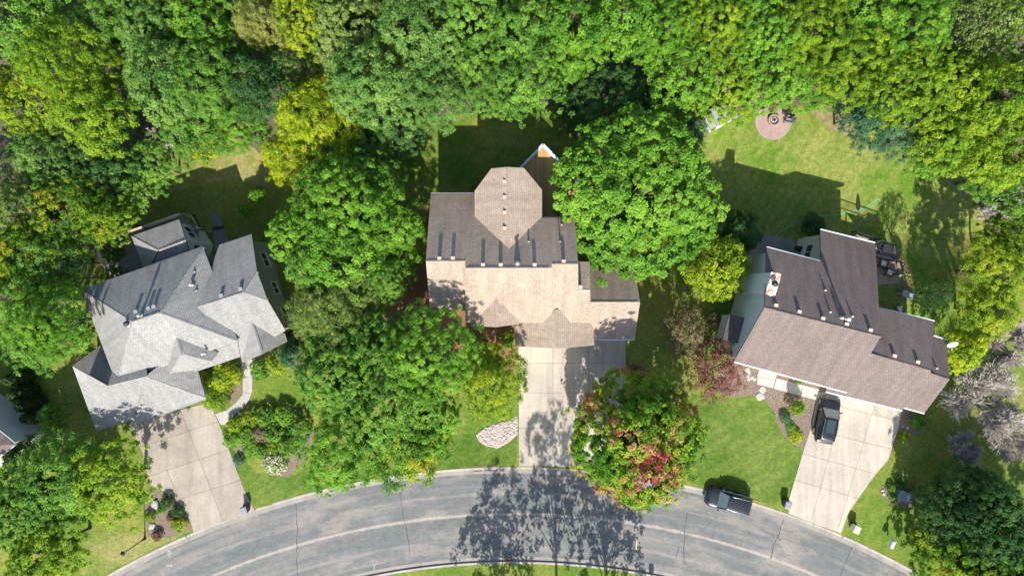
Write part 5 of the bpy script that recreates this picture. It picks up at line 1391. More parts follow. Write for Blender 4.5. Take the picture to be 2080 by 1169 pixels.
def legs(par, pts, z, m='rail_wood'):
    for p in pts:
        MB().bar((p[0], p[1], gz(p[1]) - .2), (p[0], p[1], z - .04), .14, .14).build('post', M[m], par)

zD = .25
dk = empty('rear_deck', (0, 0, 0), 0, 'pointed cedar deck with pale railing behind the tan house', 'deck')
dp = [P(1050, 350, zD), P(1103, 297, zD), P(1172, 365, zD), P(1180, 445, zD), P(1090, 450, zD), P(1070, 400, zD)]
planks(dk, [(p.x, p.y) for p in dp], zD, math.pi / 2, .145, 'deck_cedar')
rail(dk, [P(1052, 346, 1.2), P(1103, 293, 1.2), P(1170, 361, 1.2), P(1172, 440, 1.2)], zD, .95, 'rail_white_shade_tinted', 'rail_white_shade_tinted', .20, .06, .13)
legs(dk, [(p.x * .985, p.y * .985) for p in dp[:4]], zD)

zD = -.05
dk = empty('rear_deck', (0, 0, 0), 0, 'weathered grey deck with pale wood railing behind the grey house', 'deck')
dp = [P(193, 497, zD), P(367, 437, zD), P(404, 466, zD), P(402, 500, zD), P(310, 580, zD), P(222, 575, zD)]
planks(dk, [(p.x, p.y) for p in dp], zD, math.radians(18.5), .145, 'deck_grey')
rail(dk, [P(208, 536, .9), P(193, 495, .9), P(290, 461, .9), P(366, 434, .9)], zD, .95, 'rail_wood', 'rail_wood', .26, .05, .15)
rail(dk, [P(366, 434, .9), P(388, 436, .9), P(404, 466, .9), P(385, 464, .9)], zD, .95, 'rail_wood', 'black_metal', .07, .05, .15)
legs(dk, [(p.x, p.y) for p in dp[:4]], zD)

zD = -.3
dk = empty('rear_deck', (0, 0, 0), 0, 'tan board deck with black railings behind the brown house', 'deck')
dp = [P(1770, 512, zD), P(1826, 527, zD), P(1830, 545, zD), P(1822, 600, zD), P(1816, 622, zD), P(1780, 612, zD)]
planks(dk, [(p.x, p.y) for p in dp], zD, math.radians(78), .145, 'deck_tan')
rail(dk, [P(1768, 516, .6), P(1830, 531, .6), P(1832, 555, .6), P(1822, 557, .6)], zD, .95, 'black_metal', 'black_metal', .07, .05, .13)
legs(dk, [(p.x, p.y) for p in dp[:5]], zD)
st = MB()
for k in range(4):
    a = P(1824 + 3.2 * k, 560, zD); MB().box((a.x + .1, a.y - .55, zD - .12 - .2 * k), (.30, 1.5, .05), math.radians(-14)).build('step', M['deck_cedar'], dk)
# black railed upper landing
zL = -.6
ld = empty('garden_landing', (0, 0, 0), 0, 'shaded landing with black railing above the brown house deck', 'deck')
lp = [P(1742, 478, zL), P(1818, 500, zL), P(1822, 530, zL), P(1772, 518, zL)]
planks(ld, [(p.x, p.y) for p in lp], zL, math.radians(-14), .145, 'deck_grey')
rail(ld, [P(1740, 470, .35), P(1819, 497, .35), P(1822, 524, .35)], zL, .95, 'black_metal', 'black_metal', .09, .06, .13)
legs(ld, [(p.x, p.y) for p in lp], zL)

# folded umbrella on the landing
p = P(1768, 490, zL)
um = empty('patio_umbrella', (p.x, p.y, zL), 0, 'folded dark green patio umbrella beside the black railing', 'umbrella')
MB().tube([(0, 0, 0), (0, 0, 2.35)], .022, 8).build('pole', M['galvanised'], um, True)
mb = MB(); n = 16; pr = [(.02, 2.34), (.10, 2.1), (.17, 1.6), (.20, 1.1), (.15, .85)]
for r, z in pr:
    for k in range(n):
        a = 6.283 * k / n; rr = r * (1 + .28 * (k % 2)); mb.v.append((rr * math.cos(a), rr * math.sin(a), z))
for i in range(len(pr) - 1):
    for k in range(n): mb.f.append((i * n + k, i * n + (k + 1) % n, (i + 1) * n + (k + 1) % n, (i + 1) * n + k))
mb.build('canopy', M['umbrella_green'], um, True)
MB().lathe([(.26, 0), (.26, .06), (.06, .12), (.05, .25)], 18).build('base', M['black_metal'], um, True)

def chair(name, loc, rz, m, label, group=None, s=1.0):
    t = empty(name, loc, rz, label, 'chair', group); t.scale = (s, s, s)
    for k in range(5): MB().box((0, -.22 + .11 * k, .36 + .01 * (k - 2) * -1), (.56, .095, .025)).build('seat_slat', M[m], t)
    for k in range(5):
        x = -.23 + .115 * k
        MB().bar((x, .26, .32), (x * 1.15, .56, 1.02 - abs(k - 2) * .05), .10, .022, Vector((0, 1, .4))).build('back_slat', M[m], t)
    for s_ in (-1, 1):
        MB().box((s_ * .35, -.02, .60), (.12, .72, .028)).build('armrest', M[m], t)
        MB().box((s_ * .33, -.32, .30), (.04, .09, .60)).build('leg', M[m], t)
        MB().bar((s_ * .30, -.32, .36), (s_ * .30, .52, .02), .035, .10).build('leg', M[m], t)
        MB().bar((s_ * .33, .30, .0), (s_ * .33, .36, .60), .04, .07).build('leg', M[m], t)
    MB().bar((-.3, .42, .60), (.3, .42, .60), .03, .08).build('back_brace', M[m], t)
    return t
# lounge furniture on the brown house deck
for i, (px, py, rz, lb) in enumerate(((1790, 535, 2.9, 'cushioned deck chair near the black railing corner'), (1803, 553, 1.2, 'dark deck chair on the boards, nearer the steps'))):
    p = P(px, py, -.3); c = chair('deck_chair', (p.x, p.y, -.3), rz, 'black_metal', lb)
    MB().box((0, 0, .41), (.54, .52, .07)).build('cushion', M['cushion'], c, bevel=.02)
p = P(1797, 505, zL); tb = empty('patio_table', (p.x, p.y, zL), -.24, 'small black table on the railed landing', 'table')
MB().box((0, 0, .70), (1.0, .75, .04)).build('table_top', M['black_metal'], tb, bevel=.01)
for sx in (-1, 1):
    for sy in (-1, 1): MB().box((sx * .42, sy * .3, .35), (.05, .05, .70)).build('leg', M['black_metal'], tb)
p = P(1786, 503, zL); cu = chair('deck_chair', (p.x, p.y, zL), 2.2, 'black_metal', 'black chair beside the small table on the landing')
# grey slide board and white seat beside the deck
t = empty('garden_slide', G(1834, 598), -.22, 'grey plastic slide beside the brown house deck', 'slide')
MB().add([(-.62, -.26, 1.05), (.05, -.26, .75), (.95, -.26, .12), (.95, .26, .12), (.05, .26, .75), (-.62, .26, 1.05),
          (-.62, -.26, 1.0), (.05, -.26, .70), (.95, -.26, .07), (.95, .26, .07), (.05, .26, .70), (-.62, .26, 1.0)],
         [(0, 1, 4, 5), (1, 2, 3, 4), (11, 10, 7, 6), (10, 9, 8, 7), (0, 6, 7, 1), (1, 7, 8, 2), (5, 4, 10, 11), (4, 3, 9, 10), (0, 5, 11, 6), (2, 8, 9, 3)]).build('slide_bed', M['solar_panel'], t)
for s_ in (-1, 1):
    MB().bar((-.62, s_ * .28, 1.12), (.05, s_ * .28, .82), .05, .14).bar((.05, s_ * .28, .82), (.95, s_ * .28, .18), .05, .14).build('side_rail', M['utility_blue'], t)
    MB().bar((-.6, s_ * .22, -.1), (-.6, s_ * .22, 1.0), .06, .06).build('leg', M['black_metal'], t)
t = empty('garden_stool', G(1822, 627), .2, 'white three-cornered garden stool in the shade beside the brown house', 'stool')
MB().prism([(-.30, .28), (.30, .28), (.06, -.34), (-.06, -.34)], .55, .62).build('seat', M['white_plastic'], t, bevel=.02)
for (x, y) in ((-.24, .22), (.24, .22), (0, -.26)): MB().bar((x, y, -.05), (x * .8, y * .8, .56), .04, .04).build('leg', M['black_metal'], t)
MB().bar((0, .22, .6), (-.05, .55, 1.35), .05, .05).build('back_post', M['galvanised'], t)
# kettle grill on the back patio
p = G(1613, 505); t = empty('kettle_grill', (p.x, p.y, p.z + .05), 0, 'round black kettle grill on the shaded back patio', 'grill')
MB().lathe([(.05, .55), (.2, .6), (.29, .72), (.30, .80)], 22).build('bowl', M['black_metal'], t, True)
ld_ = MB().lathe([(.30, .82), (.28, .93), (.18, 1.02), (.04, 1.05)], 22).build('lid', M['black_metal'], t, True)
MB().bar((-.08, 0, 1.09), (.08, 0, 1.09), .03, .04).build('handle', M['lead'], ld_)
for k in range(3):
    a = k * 2.094; MB().tube([(.15 * math.cos(a), .15 * math.sin(a), .62), (.32 * math.cos(a), .32 * math.sin(a), 0)], .014, 6).build('leg', M['galvanised'], t)
# patio chairs on the grey house deck
for (px, py, rz, lb) in ((229, 493, .6, 'blue-grey deck chair at the grey deck railing'), (247, 490, .3, 'blue-grey deck chair nearer the sunroom roof')):
    p = P(px, py, -.05); chair('deck_chair', (p.x, p.y, -.05), rz, 'utility_blue', lb)

# ================================================================== FIRE PIT
c = G(1570, 248)
pt = empty('fire_pit_patio', (c.x, c.y, c.z), 0, 'round pinkish paver patio around the fire pit', 'patio')
MB().lathe([(1.84, 0), (1.84, .025)], 56).build('base', M['patio_joint'], pt)
mb = MB()
for ri in range(7):
    r0 = .30 + .22 * ri; r1 = r0 + .205; n = max(8, int(2 * math.pi * (r0 + .1) / .26))
    for k in range(n):
        a0 = 6.283 * (k + .5 * (ri % 2)) / n + .012 / r1; a1 = 6.283 * (k + 1 + .5 * (ri % 2)) / n - .012 / r1; am = (a0 + a1) / 2
        z = .045 + .006 * math.sin(k * 7.1 + ri * 3.3)
        q = [(r0 * math.cos(a0), r0 * math.sin(a0)), (r1 * math.cos(a0), r1 * math.sin(a0)), (r1 * math.cos(am), r1 * math.sin(am)), (r1 * math.cos(a1), r1 * math.sin(a1)), (r0 * math.cos(a1), r0 * math.sin(a1)), (r0 * math.cos(am), r0 * math.sin(am))]
        mb.prism(q, .0, z)
o = mb.build('pavers', M['patio_pink'], pt); o['kind'] = 'stuff'
fp = empty('fire_pit', (c.x + .02, c.y + .12, c.z + .05), 0, 'round stone fire pit with ashes on the pink patio', 'fire pit')
for k in range(14):
    a = 6.283 * k / 14; r = .52
    MB().box((0, 0, .16), (.215, .17, .32)).build('block', M['patio_pink'], fp, bevel=.015)
    ob = fp.children[-1]; ob.location = (r * math.cos(a), r * math.sin(a), 0); ob.rotation_euler = (0, 0, a + math.pi / 2)
MB().lathe([(.405, .0), (.405, .34), (.385, .34), (.385, .05)], 26).build('iron_ring', M['charred'], fp)
MB().lathe([(.38, .0), (.375, .17), (.1, .23)], 20).build('ash_bed', M['ash'], fp)
for (a, l, zz) in ((.4, .5, .27), (1.7, .46, .30), (2.6, .42, .26)):
    MB().tube([(-l / 2 * math.cos(a), -l / 2 * math.sin(a), zz), (l / 2 * math.cos(a), l / 2 * math.sin(a), zz + .04)], .032, 8).build('log', M['charred'], fp)
for (px, py, rz, lb) in ((1598, 233, -2.5, 'grey wooden chair at the fire pit, nearer the woods'), (1599, 246, -1.75, 'grey wooden chair at the fire pit, nearer the lawn')):
    p = G(px, py); chair('fire_pit_chair', (p.x, p.y, p.z + .05), rz, 'vent_dark' if py < 240 else 'vent_grey', lb, 'chairs at the fire pit')

# ================================================================== SHED
z0 = G(1460, 240).z
sh = empty('garden_shed', (0, 0, 0), 0, 'small pale metal-roofed shed half hidden under the trees', 'shed')
zr, ze = z0 + 2.7, z0 + 2.0
a = P(1446, 266, ze); dd = Vector((.50, .87, 0)); dv = Vector((.87, .50, 0))
# ridge runs back into the trees; two slopes
e0 = P(1424, 230, ze); e1 = P(1446, 266, ze); r1 = P(1457, 256, zr); r0 = P(1440, 222, zr); f1 = P(1500, 238, ze); f0 = P(1486, 212, ze)
def world_roof(par, w, m):
    o = roof_w(par, w, m); o[0].data.materials[0] = M['shed_metal']; return o
world_roof(sh, [e0, e1, r1, r0], 'shingle_grey'); world_roof(sh, [r0, r1, f1, f0], 'shingle_grey')
poly = [(e0.x, e0.y), (e1.x, e1.y), (f1.x, f1.y), (f0.x, f0.y)]; q = inset(poly, .12)
for i in range(4):
    j = (i + 1) % 4; mb = MB(); mid = ((q[i][0] + q[j][0]) / 2, (q[i][1] + q[j][1]) / 2)
    vsx = [(*q[i], z0 - .2), (*q[j], z0 - .2), (*q[j], ze - .12), (*q[i], ze - .12)]
    mb.add(vsx, [(0, 1, 2, 3)])
    if i in (1, 3): mb.add([(*q[i], ze - .12), (*q[j], ze - .12), (r1.x if i == 1 else r0.x, r1.y if i == 1 else r0.y, zr - .2)], [(0, 1, 2)])
    ob = mb.build('wall', M['siding_white'], sh); sd = ob.modifiers.new('s', 'SOLIDIFY'); sd.thickness = .05
mm = Vector(((q[1][0] + q[2][0]) / 2, (q[1][1] + q[2][1]) / 2, z0 + .95)); nv = Vector((q[2][1] - q[1][1], -(q[2][0] - q[1][0]), 0)).normalized()
dr = MB().bar(mm - Vector((0, 0, .9)) + nv * .05, mm + Vector((0, 0, .85)) + nv * .05, 1.0, .06, nv).build('door', M['white_paint'], sh)
MB().bar(mm + nv * .11 + Vector((.2, -.1, 0)), mm + nv * .11 + Vector((.2, -.1, .2)), .03, .03, nv).build('handle', M['black_metal'], dr)

# ================================================================== CARS
def suv(label, px, py, rz, group, length=4.75, sunroof=True):
    p = P(px, py, .9); t = empty('parked_car', (p.x, p.y, -.12 if py > 960 else .055), rz, label, 'car', group)
    W = .93; hl = length / 2
    # body: rings along the length (x forward), from rear to nose
    st = [(-hl, .62, .55, .86), (-hl + .08, .80, .42, 1.00), (-hl + .35, .90, .34, 1.06), (-hl + .9, W, .30, 1.07), (-.9, W, .28, 1.06), (0, W, .27, 1.05), (.75, W, .27, 1.05), (1.05, W, .28, 1.04), (1.45, .925, .30, 1.00), (1.9, .90, .34, .95), (hl - .22, .82, .40, .86), (hl - .06, .70, .46, .76), (hl, .55, .52, .68)]
    mb = MB(); n = 12
    for (x, w, zb, zt) in st:
        zm = zb + (zt - zb) * .55
        ring = [(-w * .82, zb), (-w * .97, zb + .10), (-w, zm), (-w * .985, zt - .10), (-w * .90, zt - .02), (-w * .45, zt + .025), (w * .45, zt + .025), (w * .90, zt - .02), (w * .985, zt - .10), (w, zm), (w * .97, zb + .10), (w * .82, zb)]
        mb.v += [(x, y, z) for y, z in ring]
    for i in range(len(st) - 1):
        for k in range(n):
            mb.f.append((i * n + k, i * n + (k + 1) % n, (i + 1) * n + (k + 1) % n, (i + 1) * n + k))
    mb.f += [tuple(range(n)), tuple((len(st) - 1) * n + k for k in range(n - 1, -1, -1))]
    body = mb.build('body', M['black_paint'], t, True); sb = body.modifiers.new('s', 'SUBSURF'); sb.levels = 1; sb.render_levels = 2
    # cabin: roof, pillars and glass
    xb0, xb1, xr0, xr1 = -hl + .22, 1.08, -hl + .55, .30         # belt and roof extents
    zb, zr = 1.03, 1.66
    def sect(x, w, z): return [(x, -w, z), (x, w, z)]
    rf = MB(); st2 = [(xr0 - .10, .60, zr - .05), (xr0 + .15, .69, zr), (-.9, .71, zr + .035), (-.2, .70, zr + .03), (xr1 - .1, .68, zr), (xr1, .66, zr - .02)]
    for (x, w, z) in st2: rf.v += [(x, -w - .03, z - .07), (x, -w, z - .015), (x, -w * .5, z + .02), (x, w * .5, z + .02), (x, w, z - .015), (x, w + .03, z - .07)]
    for i in range(len(st2) - 1):
        for k in range(5): rf.f.append((i * 6 + k, (i + 1) * 6 + k, (i + 1) * 6 + k + 1, i * 6 + k + 1))
    rfo = rf.build('roof', M['black_paint'], t, True); so = rfo.modifiers.new('s', 'SOLIDIFY'); so.thickness = .05; so.offset = -1
    sb = rfo.modifiers.new('ss', 'SUBSURF'); sb.levels = 1; sb.render_levels = 2
    def pane(name, q, m, off=.0):
        ob = MB().add(q, [(0, 1, 2, 3)]).build(name, M[m], t); s_ = ob.modifiers.new('s', 'SOLIDIFY'); s_.thickness = .02; return ob
    pane('windshield', [(xb1, -.78, zb + .02), (xb1, .78, zb + .02), (xr1 - .02, .655, zr - .03), (xr1 - .02, -.655, zr - .03)], 'windscreen_painted_sky')
    pane('rear_window', [(xb0 - .02, .74, zb + .04), (xb0 - .02, -.74, zb + .04), (xr0 - .08, -.60, zr - .08), (xr0 - .08, .60, zr - .08)], 'car_glass')
    for s_ in (-1, 1):
        for (x0, x1) in ((-.02, .95), (-.98, -.10), (-hl + .35, -1.06)):
            f0 = x0; f1 = x1
            tx0 = max(xr0 - .02, x0 + (.05 if x0 < -1.2 else 0)); tx1 = min(x1, xr1 - .06) if x1 > .3 else x1
            pane('side_window', [(x0, s_ * .875, zb + .01), (x1, s_ * .875, zb + .01), (tx1, s_ * .715, zr - .09), (tx0, s_ * .715, zr - .09)], 'car_glass')
        for (x, tx) in ((-.06, -.06), (-1.02, -1.02)):
            MB().bar((x, s_ * .88, zb), (tx, s_ * .715, zr - .06), .085, .03, Vector((0, s_, .3))).build('pillar', M['black_plastic'], t)
        MB().bar((xb1 - .01, s_ * .82, zb), (xr1, s_ * .675, zr - .05), .07, .06).build('pillar', M['black_paint'], t)
        MB().bar((xb0 + .02, s_ * .80, zb), (xr0 - .04, s_ * .66, zr - .08), .10, .06).build('pillar', M['black_paint'], t)
        MB().tube([(xr0 + .05, s_ * .66, zr + .02), (xr0 + .18, s_ * .67, zr + .07), (-.6, s_ * .68, zr + .09), (xr1 - .35, s_ * .66, zr + .065), (xr1 - .22, s_ * .65, zr + .01)], .020, 6).build('roof_rail', M['chrome'], t, True)
        mr = MB().box((.86, s_ * 1.05, 1.07), (.12, .22, .15)).build('mirror', M['black_paint'], t, bevel=.03)
        MB().box((.80, s_ * 1.05, 1.07), (.01, .18, .11)).build('mirror_glass', M['chrome'], mr)
        hd = MB().add([(hl - .50, s_ * .865, .80), (hl - .13, s_ * .70, .74), (hl - .20, s_ * .50, .86), (hl - .52, s_ * .72, .925)], [(0, 1, 2, 3) if s_ > 0 else (3, 2, 1, 0)]).build('headlight', M['lamp_clear'], t)
        hd.modifiers.new('s', 'SOLIDIFY').thickness = -.03
        MB().box((-hl + .10, s_ * .74, .92), (.12, .22, .14)).build('tail_light', M['lamp_red'], t, bevel=.02)
        for x in (.30, -.62):
            MB().box((x - .25, s_ * .945, .90), (.19, .03, .035)).build('door_handle', M['chrome'], t)
        MB().bar((-hl + .4, s_ * .905, 1.055), (1.02, s_ * .905, 1.045), .02, .025).build('window_trim', M['chrome'], t)
        for xg in (-.06, -1.0, .98): MB().box((xg, s_ * .930, .72), (.014, .02, .60)).build('door_gap', M['tyre'], t)
        MB().bar((1.10, s_ * .80, 1.045), (hl - .30, s_ * .66, .872), .014, .02).build('bonnet_gap', M['tyre'], t)
        MB().box((-.1, s_ * .90, .30), (2.0, .08, .08)).build('sill', M['black_plastic'], t)
        for x in (1.48, -1.40):
            w = empty_part('wheel', t, (x, s_ * .84, .36))
            prof = [(.36 * .72, -.11), (.345, -.12), (.36, -.08), (.36, .08), (.345, .12), (.36 * .72, .11)]
            ty = MB().lathe(prof, 26).build('tyre', M['tyre'], w, True); ty.rotation_euler = (math.pi / 2, 0, 0)
            rm = MB()
            for k in range(5):
                a = 6.283 * k / 5; rm.bar((0, 0, .10), (.25 * math.cos(a), .25 * math.sin(a), .085), .075, .03)
            rm.lathe([(.06, .08), (.06, .125), (.02, .13)], 12); rm.lathe([(.25, .06), (.262, .115), (.245, .115)], 26)
            ro = rm.build('rim', M['alloy'], w); ro.rotation_euler = (math.pi / 2 * (-1 if s_ > 0 else 1), 0, 0)
            # arch lip
            al = MB(); pts = [(x + .43 * math.cos(a), s_ * .925, .36 + .43 * math.sin(a)) for a in np.linspace(.1, math.pi - .1, 9)]
            al.tube(pts, .03, 5).build('wheel_arch', M['black_plastic'], t, True)
    MB().box((hl - .10, 0, .50), (.10, 1.15, .22)).build('grille', M['black_plastic'], t, bevel=.02)
    MB().box((hl - .02, 0, .47), (.03, .48, .11)).build('number_plate', M['white_plastic'], t)
    MB().box((-hl + .02, 0, .80), (.04, .48, .12)).build('number_plate', M['white_plastic'], t)
    MB().bar((xb1 + .06, -.55, 1.075), (xb1 + .02, .05, 1.09), .02, .02).build('wiper', M['black_plastic'], t)
    MB().bar((xb1 + .06, .05, 1.075), (xb1 + .02, .62, 1.09), .02, .02).build('wiper', M['black_plastic'], t)
    MB().bar((1.15, 0, 1.05), (1.18, 0, 1.05), 1.5, .03).build('cowl', M['black_plastic'], t)
    for s_ in (-1, 1): MB().tube([(1.2, s_ * .56, 1.055), (1.6, s_ * .54, 1.015), (2.0, s_ * .46, .955)], .012, 5).build('bonnet_crease', M['black_paint'], t, True)
    if sunroof:
        MB().box((-.55, 0, zr + .045), (1.25, .86, .012)).build('sunroof', M['car_glass'], t, bevel=.005)
    MB().box((-1.55, .0, zr + .05), (.12, .05, .06)).build('antenna', M['black_plastic'], t, bevel=.01)
    return t
def empty_part(name, par, loc):
    o = bpy.data.objects.new(name, None); o.empty_display_size = .1; link(o, par); o.location = loc; return o
suv('black SUV with sunroof parked on the brown house driveway', 1682, 851, math.atan2(.975, .20), 'black cars')
suv('black SUV parked in the street along the kerb', 1481, 1018, math.atan2(.25, -.968), 'black cars', 4.6, False)

# ================================================================== STREET FURNITURE AND SMALL THINGS
p = P(294.5, 1092.5)
lp_ = empty('street_lamp', (p.x, p.y, 0), .5, 'black post lamp on the grass beside the curved kerb', 'street lamp')
HL = 3.9
MB().lathe([(.16, -.1), (.16, .12), (.11, .2), (.09, .6), (.06, .65)], 16).build('base', M['black_metal'], lp_, True)
MB().tube([(0, 0, .6), (0, 0, HL - .35)], [.055, .042], 12).build('post', M['black_metal'], lp_, True)
MB().lathe([(.05, HL - .42), (.12, HL - .36), (.15, HL - .30)], 12).build('collar', M['black_metal'], lp_, True)
lan = MB().lathe([(.12, HL - .30), (.19, HL + .10), (.20, HL + .12)], 8).build('lantern_glass', M['lamp_clear'], lp_)
MB().lathe([(.24, HL + .12), (.14, HL + .26), (.03, HL + .34)], 8).build('lantern_cap', M['black_metal'], lp_)

def bin_(px, py, rz, mb_body, m_lid, label, lean=0):
    p = P(px, py, .5); z = 0.0
    t = empty('wheelie_bin', (p.x, p.y, z), rz, label, 'bin', 'bins at the kerb')
    b = MB(); a = [(-.24, -.26), (.24, -.26), (.24, .26), (-.24, .26)]; q = [(-.30, -.36), (.30, -.36), (.30, .34), (-.30, .34)]
    b.add([(x, y, .06) for x, y in a] + [(x, y, .98) for x, y in q], [(3, 2, 1, 0), (0, 1, 5, 4), (1, 2, 6, 5), (2, 3, 7, 6), (3, 0, 4, 7), (4, 5, 6, 7)])
    b.build('body', M[mb_body], t, bevel=.03)
    l = MB(); l.add([(-.33, -.40, 1.0), (.33, -.40, 1.0), (.33, .37, 1.03), (-.33, .37, 1.03), (-.27, -.32, 1.09), (.27, -.32, 1.09), (.27, .30, 1.10), (-.27, .30, 1.10)],
                    [(3, 2, 1, 0), (0, 1, 5, 4), (1, 2, 6, 5), (2, 3, 7, 6), (3, 0, 4, 7), (4, 5, 6, 7)]).build('lid', M[m_lid], t, bevel=.02)
    MB().bar((-.25, .42, .96), (.25, .42, .96), .03, .03).build('handle', M[mb_body], t)
    for s in (-1, 1):
        w = MB().lathe([(.11, -.03), (.12, 0), (.11, .03)], 16).build('wheel', M['tyre'], t); w.location = (s * .27, .30, .11); w.rotation_euler = (0, math.pi / 2, 0)
bin_(499, 1033, .3, 'bin_black', 'bin_lid', 'dark bin at the end of the tan driveway')
bin_(1597, 1022, -.32, 'bin_black', 'bin_lid', 'dark bin left of the brown house driveway mouth')
bin_(1736, 1071, -.45, 'white_plastic', 'cream_plastic', 'cream bin right of the brown house driveway mouth')

p = P(1801, 1092); mbx = empty('mailbox', (p.x, p.y, 0), -.45, 'white mailbox on a post beside the kerb, lower right', 'mailbox')
MB().bar((0, .25, -.2), (0, .25, 1.55), .10, .10).build('post', M['white_paint'], mbx)
MB().bar((0, .35, 1.0), (0, -.30, 1.0), .10, .09).build('arm', M['white_paint'], mbx)
def mail_body(par, x=0):
    m_ = MB(); pr = [(-.13, 0), (.13, 0), (.13, .15), (.11, .23), (.06, .28), (0, .295), (-.06, .28), (-.11, .23), (-.13, .15)]; n = len(pr)
    for y in (-.55, .08): m_.v += [(a * 1.5 + x, y, 1.05 + b * 1.3) for a, b in pr]
    m_.f = [(k, (k + 1) % n, n + (k + 1) % n, n + k) for k in range(n)] + [tuple(range(n)), tuple(range(2 * n - 1, n - 1, -1))]
    bo = m_.build('box', M['white_plastic'], par); MB().box((x, -.57, 1.22), (.34, .02, .30)).build('door', M['white_paint'], bo)
    MB().box((x + .215, -.2, 1.36), (.015, .05, .2)).build('flag', M['lamp_red'], bo)
mail_body(mbx)
MB().lathe([(.09, 1.55), (.10, 1.60), (.02, 1.75)], 10, (0, .25, 0)).build('finial', M['white_paint'], mbx)
p = P(1324, 1183); m2 = empty('mailbox', (p.x, p.y, 0), math.pi, 'dark mailbox at the picture bottom edge', 'mailbox')
MB().bar((0, .25, -.2), (0, .25, 1.1), .12, .12).build('post', M['black_metal'], m2); 
MB().box((0, 0, 1.2), (.5, .6, .4)).build('box', M['black_metal'], m2, bevel=.08)

p = P(1838, 1008, .8); ub = empty('utility_box', (p.x, p.y, 0), -.45, 'blue-grey metal utility box in the stony planting bed', 'utility box')
MB().box((0, 0, .03), (1.25, 1.15, .10)).build('pad', M['concrete_grey'], ub)
MB().box((0, 0, .45), (1.0, .9, .78)).build('cabinet', M['utility_blue'], ub, bevel=.02)
ldd = MB().box((0, 0, .87), (1.06, .96, .07)).build('lid', M['utility_blue'], ub, bevel=.015)
MB().box((0, -.49, .5), (.04, .05, .12)).build('latch', M['black_metal'], ub)

def stone(px, py, s, m, label, seed, group, flat=.35, dz=.02):
    r = random.Random(seed); p = G(px, py); bm = bmesh.new(); bmesh.ops.create_icosphere(bm, subdivisions=2, radius=.5)
    for v in bm.verts:
        k = 1 + .22 * math.sin(v.co.x * 7 + seed) * math.cos(v.co.y * 6 + seed * 2) + r.uniform(-.06, .06)
        v.co *= k; v.co.z = max(-.5, min(.38, v.co.z)) * flat
    me = bpy.data.meshes.new('stone'); bm.to_mesh(me); bm.free(); me.materials.append(M[m])
    o = bpy.data.objects.new('stepping_stone' if 'stepping' in label else 'garden_stone', me); link(o); o.location = (p.x, p.y, p.z + dz + .1 * s * flat); o.scale = (s, s * r.uniform(.7, 1), s); o.rotation_euler = (0, 0, r.uniform(0, 6))
    tag(o, label, 'stone', group); return o
SP = [(1518, 751, .75, 'stepping stone nearest the brown house eave corner'), (1522, 757, .45, 'small stepping stone second below the eave corner'), (1518.5, 763, .5, 'stepping stone third below the eave corner'), (1521, 769.5, .6, 'stepping stone left of the walk end, lower left of the trio'),
      (1528, 767, .5, 'stepping stone middle of the trio beside the walk end'), (1532.5, 770, .5, 'stepping stone touching the walk end'), (1548.5, 791, .85, 'white stepping stone below the walk in the mulch'), (1543.5, 805, 1.1, 'largest white stepping stone at the lawn edge')]
for i, (x, y, s, lb) in enumerate(SP): stone(x, y, s * .8, 'limestone', lb, i + 2, 'stepping stones of the brown house', .22)
stone(317, 1024, .95, 'limestone', 'white boulder in the lamp post bed', 31, None, .6)
stone(309, 1068, .7, 'limestone', 'white stone near the lamp post base', 33, None, .5)
for i, (x, y, s, lb) in enumerate(((1793, 995, .35, 'pale stone at the left tip of the utility box bed'), (1795, 1002, .4, 'white stone below the first at the utility box bed'), (1798, 990, .35, 'dark stone at the top of the utility box bed'), (1849, 1017, .35, 'grey stone right of the utility box'), (1600, 860, .5, 'flat grey stone between hosta and tall shrub'))):
    stone(x, y, s, 'limestone' if 'white' in lb or 'pale' in lb else 'fieldstone', lb, 40 + i, 'bed edging stones', .6)
r_ = random.Random(8)
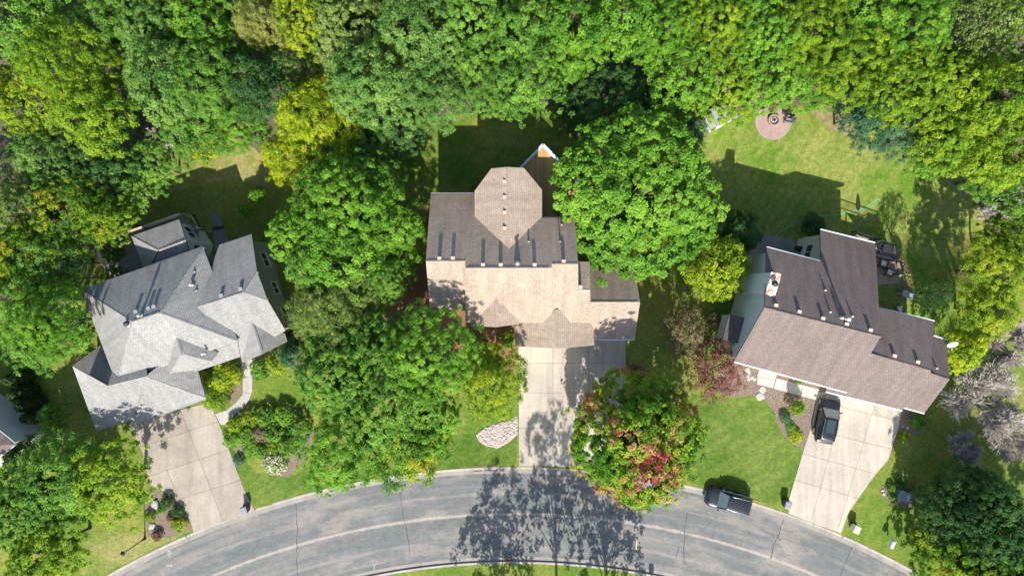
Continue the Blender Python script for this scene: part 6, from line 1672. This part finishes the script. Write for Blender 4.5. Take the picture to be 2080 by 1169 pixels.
def stony_patch():
    mb = MB()
    for _ in range(170):
        p = G(r_.uniform(1985, 2075), r_.uniform(385, 445)); s = r_.uniform(.06, .2)
        mb.lathe([(s * .7, 0), (s, s * .35), (s * .5, s * .6)], 6, (p.x, p.y, p.z + .01))
    for _ in range(160):
        p = G(*[(1812 + r_.gauss(0, 8)) + 18, 565 + r_.gauss(0, 26)]); s = r_.uniform(.03, .07)
        mb.lathe([(s * .7, 0), (s, s * .35), (s * .5, s * .6)], 6, (p.x, p.y, p.z + .02))
    o = mb.build('gravel', M['fieldstone']); tag(o, 'loose grey stones lying in the shade at the right wood edge', 'stones', kind='stuff')
stony_patch()
def pebble_bed():
    mb = MB(); poly = [tuple(G(*q)[:2]) for q in [(968, 882), (985, 870), (1050, 848), (1050, 881), (1036, 892), (1012, 908), (988, 904), (975, 895)]]
    xs = [q[0] for q in poly]; ys = [q[1] for q in poly]; k = 0
    def inside(x, y):
        c = False; j = len(poly) - 1
        for i in range(len(poly)):
            if (poly[i][1] > y) != (poly[j][1] > y) and x < (poly[j][0] - poly[i][0]) * (y - poly[i][1]) / (poly[j][1] - poly[i][1]) + poly[i][0]: c = not c
            j = i
        return c
    while k < 750:
        x, y = r_.uniform(min(xs), max(xs)), r_.uniform(min(ys), max(ys))
        if not inside(x, y): continue
        s = r_.uniform(.05, .14); mb.lathe([(s * .7, 0), (s, s * .4), (s * .45, s * .75)], 6, (x, y, .014)); k += 1
    o = mb.build('pebbles', M['pebbles']); tag(o, 'pinkish decorative pebbles beside the tan house driveway', 'pebbles', kind='stuff')
pebble_bed()

# garden hose across the back lawn
hp = [(1572, 482), (1582, 473), (1600, 462), (1622, 450), (1645, 441), (1672, 438), (1700, 436), (1722, 431), (1740, 427), (1758, 424), (1774, 418), (1785, 411), (1787, 407), (1783, 405), (1775, 408), (1768, 414), (1760, 422), (1752, 429), (1742, 428), (1738, 425), (1746, 423), (1756, 425)]
pts = [G(*q, .03) for q in hp]; sm_ = []
for i in range(len(pts) - 1):
    p0, p1, p2, p3 = pts[max(0, i - 1)], pts[i], pts[i + 1], pts[min(len(pts) - 1, i + 2)]
    for k in range(4):
        u = k / 4; sm_.append(.5 * ((2 * p1) + (p2 - p0) * u + (2 * p0 - 5 * p1 + 4 * p2 - p3) * u * u + (3 * p1 - p0 - 3 * p2 + p3) * u ** 3))
sm_.append(pts[-1])
o = MB().tube(sm_, .024, 6).build('garden_hose', M['hose_green'], None, True); tag(o, 'green garden hose looping across the back lawn', 'hose')
